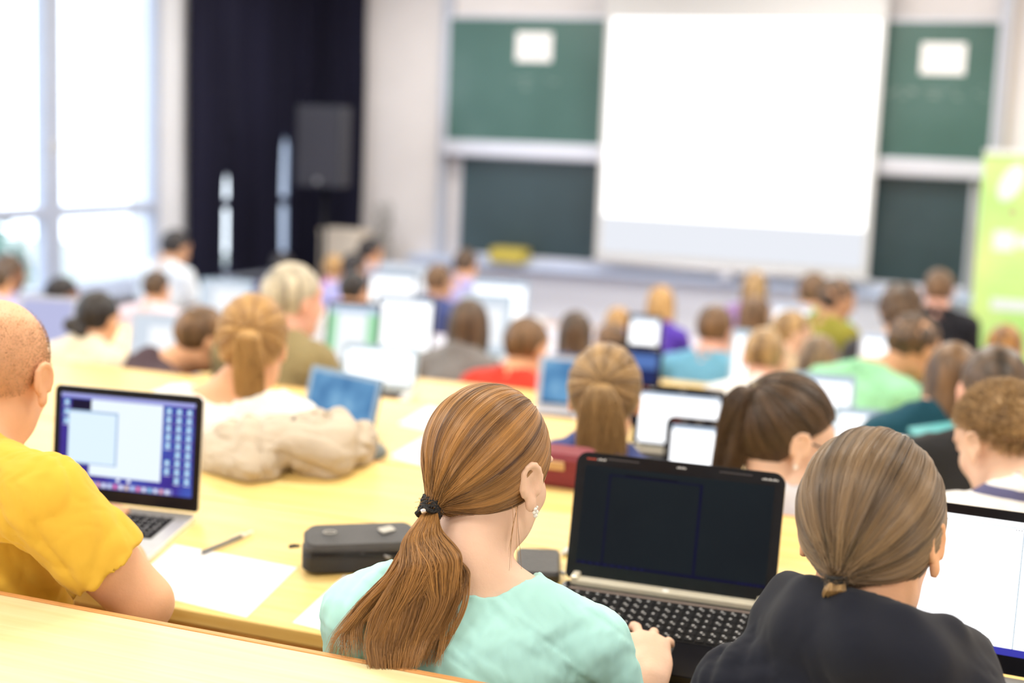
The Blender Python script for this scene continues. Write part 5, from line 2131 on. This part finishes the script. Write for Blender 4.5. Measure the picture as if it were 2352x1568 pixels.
P_(1760, 753, 5.65, 'sandy-haired man with both ears showing, in a white T-shirt', yaw=6, pitch=14, hair='short', hc='lightbrown', tone='pink', tc=('white_tee', W_), s=1.0, infl=1.4, ear=1.3)
P_(1736, 620, 9.7, 'person with long brown hair, furthest back in front of the boards right of centre', yaw=0, pitch=4, male=False, hair='long', hc='lightbrown', tc=('plum2', (.30, .18, .40)), h=.010)
P_(1745, 680, 8.15, 'long-haired brunette facing right with a bare neck', yaw=-50, pitch=8, male=False, hair='long', hc='brown', tone='pale', tc=('peach', (.75, .50, .40)), h=.010)
P_(1872, 624, 9.5, 'brown-haired person in a bright green shirt near the boards', yaw=0, pitch=6, hair='short', hc='brown', tc=('green', (.10, .50, .12)), s=1.2, h=.010, infl=1.6)
P_(1936, 640, 8.2, 'dark-haired person in an olive top turned to the right', yaw=-55, pitch=12, hair='curly', hc='darkbrown', tone='tan', sleeve='long', tc=('olive', (.26, .24, .035)), s=1.05, h=.010)
P_(1830, 712, 7.2, 'sandy person with a pale face, between the green shirt and the man in white', yaw=-70, pitch=6, male=False, hair='short', hc='lightbrown', tone='pale', tc=('sand2', (.55, .42, .28)), h=.010, s=.95)
P_(1886, 768, 6.3, 'person with long mousy hair behind the woman in glasses', yaw=0, pitch=10, male=False, hair='long', hc='ash', tc=('taupe', (.22, .18, .17)), s=1.05, snap=False)
P_(2073, 654, 7.0, 'person with bushy dark-brown hair in front of the right chalkboard', yaw=10, pitch=6, hair='curly', hc='darkbrown', tc=('charcoal', (.05, .05, .06)), s=1.1, hairr=1.12)
P_(2160, 618, 8.35, 'short-haired person in a black T-shirt, near the green banner', yaw=5, pitch=4, hair='short', hc='brown', tone='pink', tc=('black_tee', (.015, .015, .02)), s=1.0, infl=1.4, h=.010)
P_(2122, 724, 5.85, 'dark-haired person in a mint green top leaning right', yaw=-45, pitch=16, hair='curly', hc='darkbrown', tone='tan', sleeve='long', tc=('mint_green', (.30, .66, .42)), s=1.05, hx=-.12, infl=1.8)
P_(2190, 784, 4.72, 'person with long brown hair and a dark teal top, right of the mint green top', yaw=15, pitch=10, male=False, hair='long', hc='brown', sleeve='long', tc=('dark_teal', (.012, .07, .11)), s=1.0, hx=-.07, infl=1.6, snap=False)
P_(2286, 794, 4.18, 'dark-haired person in black behind the young man in stripes', yaw=15, pitch=14, hair='short', hc='darkbrown', tone='pink', sleeve='long', tc=('soft_black', (.02, .02, .022)), s=1.08, ear=1.25, infl=1.5, snap=False)
P_(2312, 744, 7.1, 'auburn-haired person at the foot of the green banner', yaw=0, pitch=10, male=False, hair='short', hc='chestnut', tc=('rose', (.6, .35, .30)))
P_(1013, 606, 8.9, 'brown-haired person in navy below the left chalkboard', yaw=-20, pitch=6, hair='short', hc='brown', tone='tan', tc=('mid_navy', (.06, .08, .22)), h=.010, infl=1.5)
P_(1074, 570, 9.7, 'dark-haired person in lilac left of the bright laptop by the yellow box', yaw=-10, pitch=6, hair='short', hc='darkbrown', tone='fair', tc=('lilac3', (.42, .38, .66)), h=.010)
P_(856, 545, 10.15, 'dark-haired person by the cream carton, in front of the curtain edge', yaw=-30, pitch=8, hair='short', hc='black', tone='fair', tc=('grey_lilac', (.45, .42, .52)), h=.010, snap=False)
P_(770, 585, 9.2, 'person in a pink top beside the cream carton', yaw=15, pitch=10, male=False, hair='short', hc='blond', tone='pale', tc=('magenta', (.70, .24, .46)), h=.010)
P_(820, 580, 9.45, 'dark-haired person in lavender between the pink top and the screens', yaw=-25, pitch=8, hair='short', hc='black', tone='tan', tc=('lavender', (.42, .40, .70)), h=.010, snap=False)
P_(818, 622, 7.6, 'small dark-haired person in white above the green-edged screen', yaw=-12, pitch=6, hair='short', hc='black', tone='fair', tc=('pure_white', (.8, .82, .88)), s=.92, h=.010)
P_(652, 578, 9.6, 'person in dim violet against the curtain, beyond the grey-haired man', yaw=1, pitch=8, hair='short', hc='black', tone='brown', tc=('dim_violet', (.12, .11, .20)), h=.010)
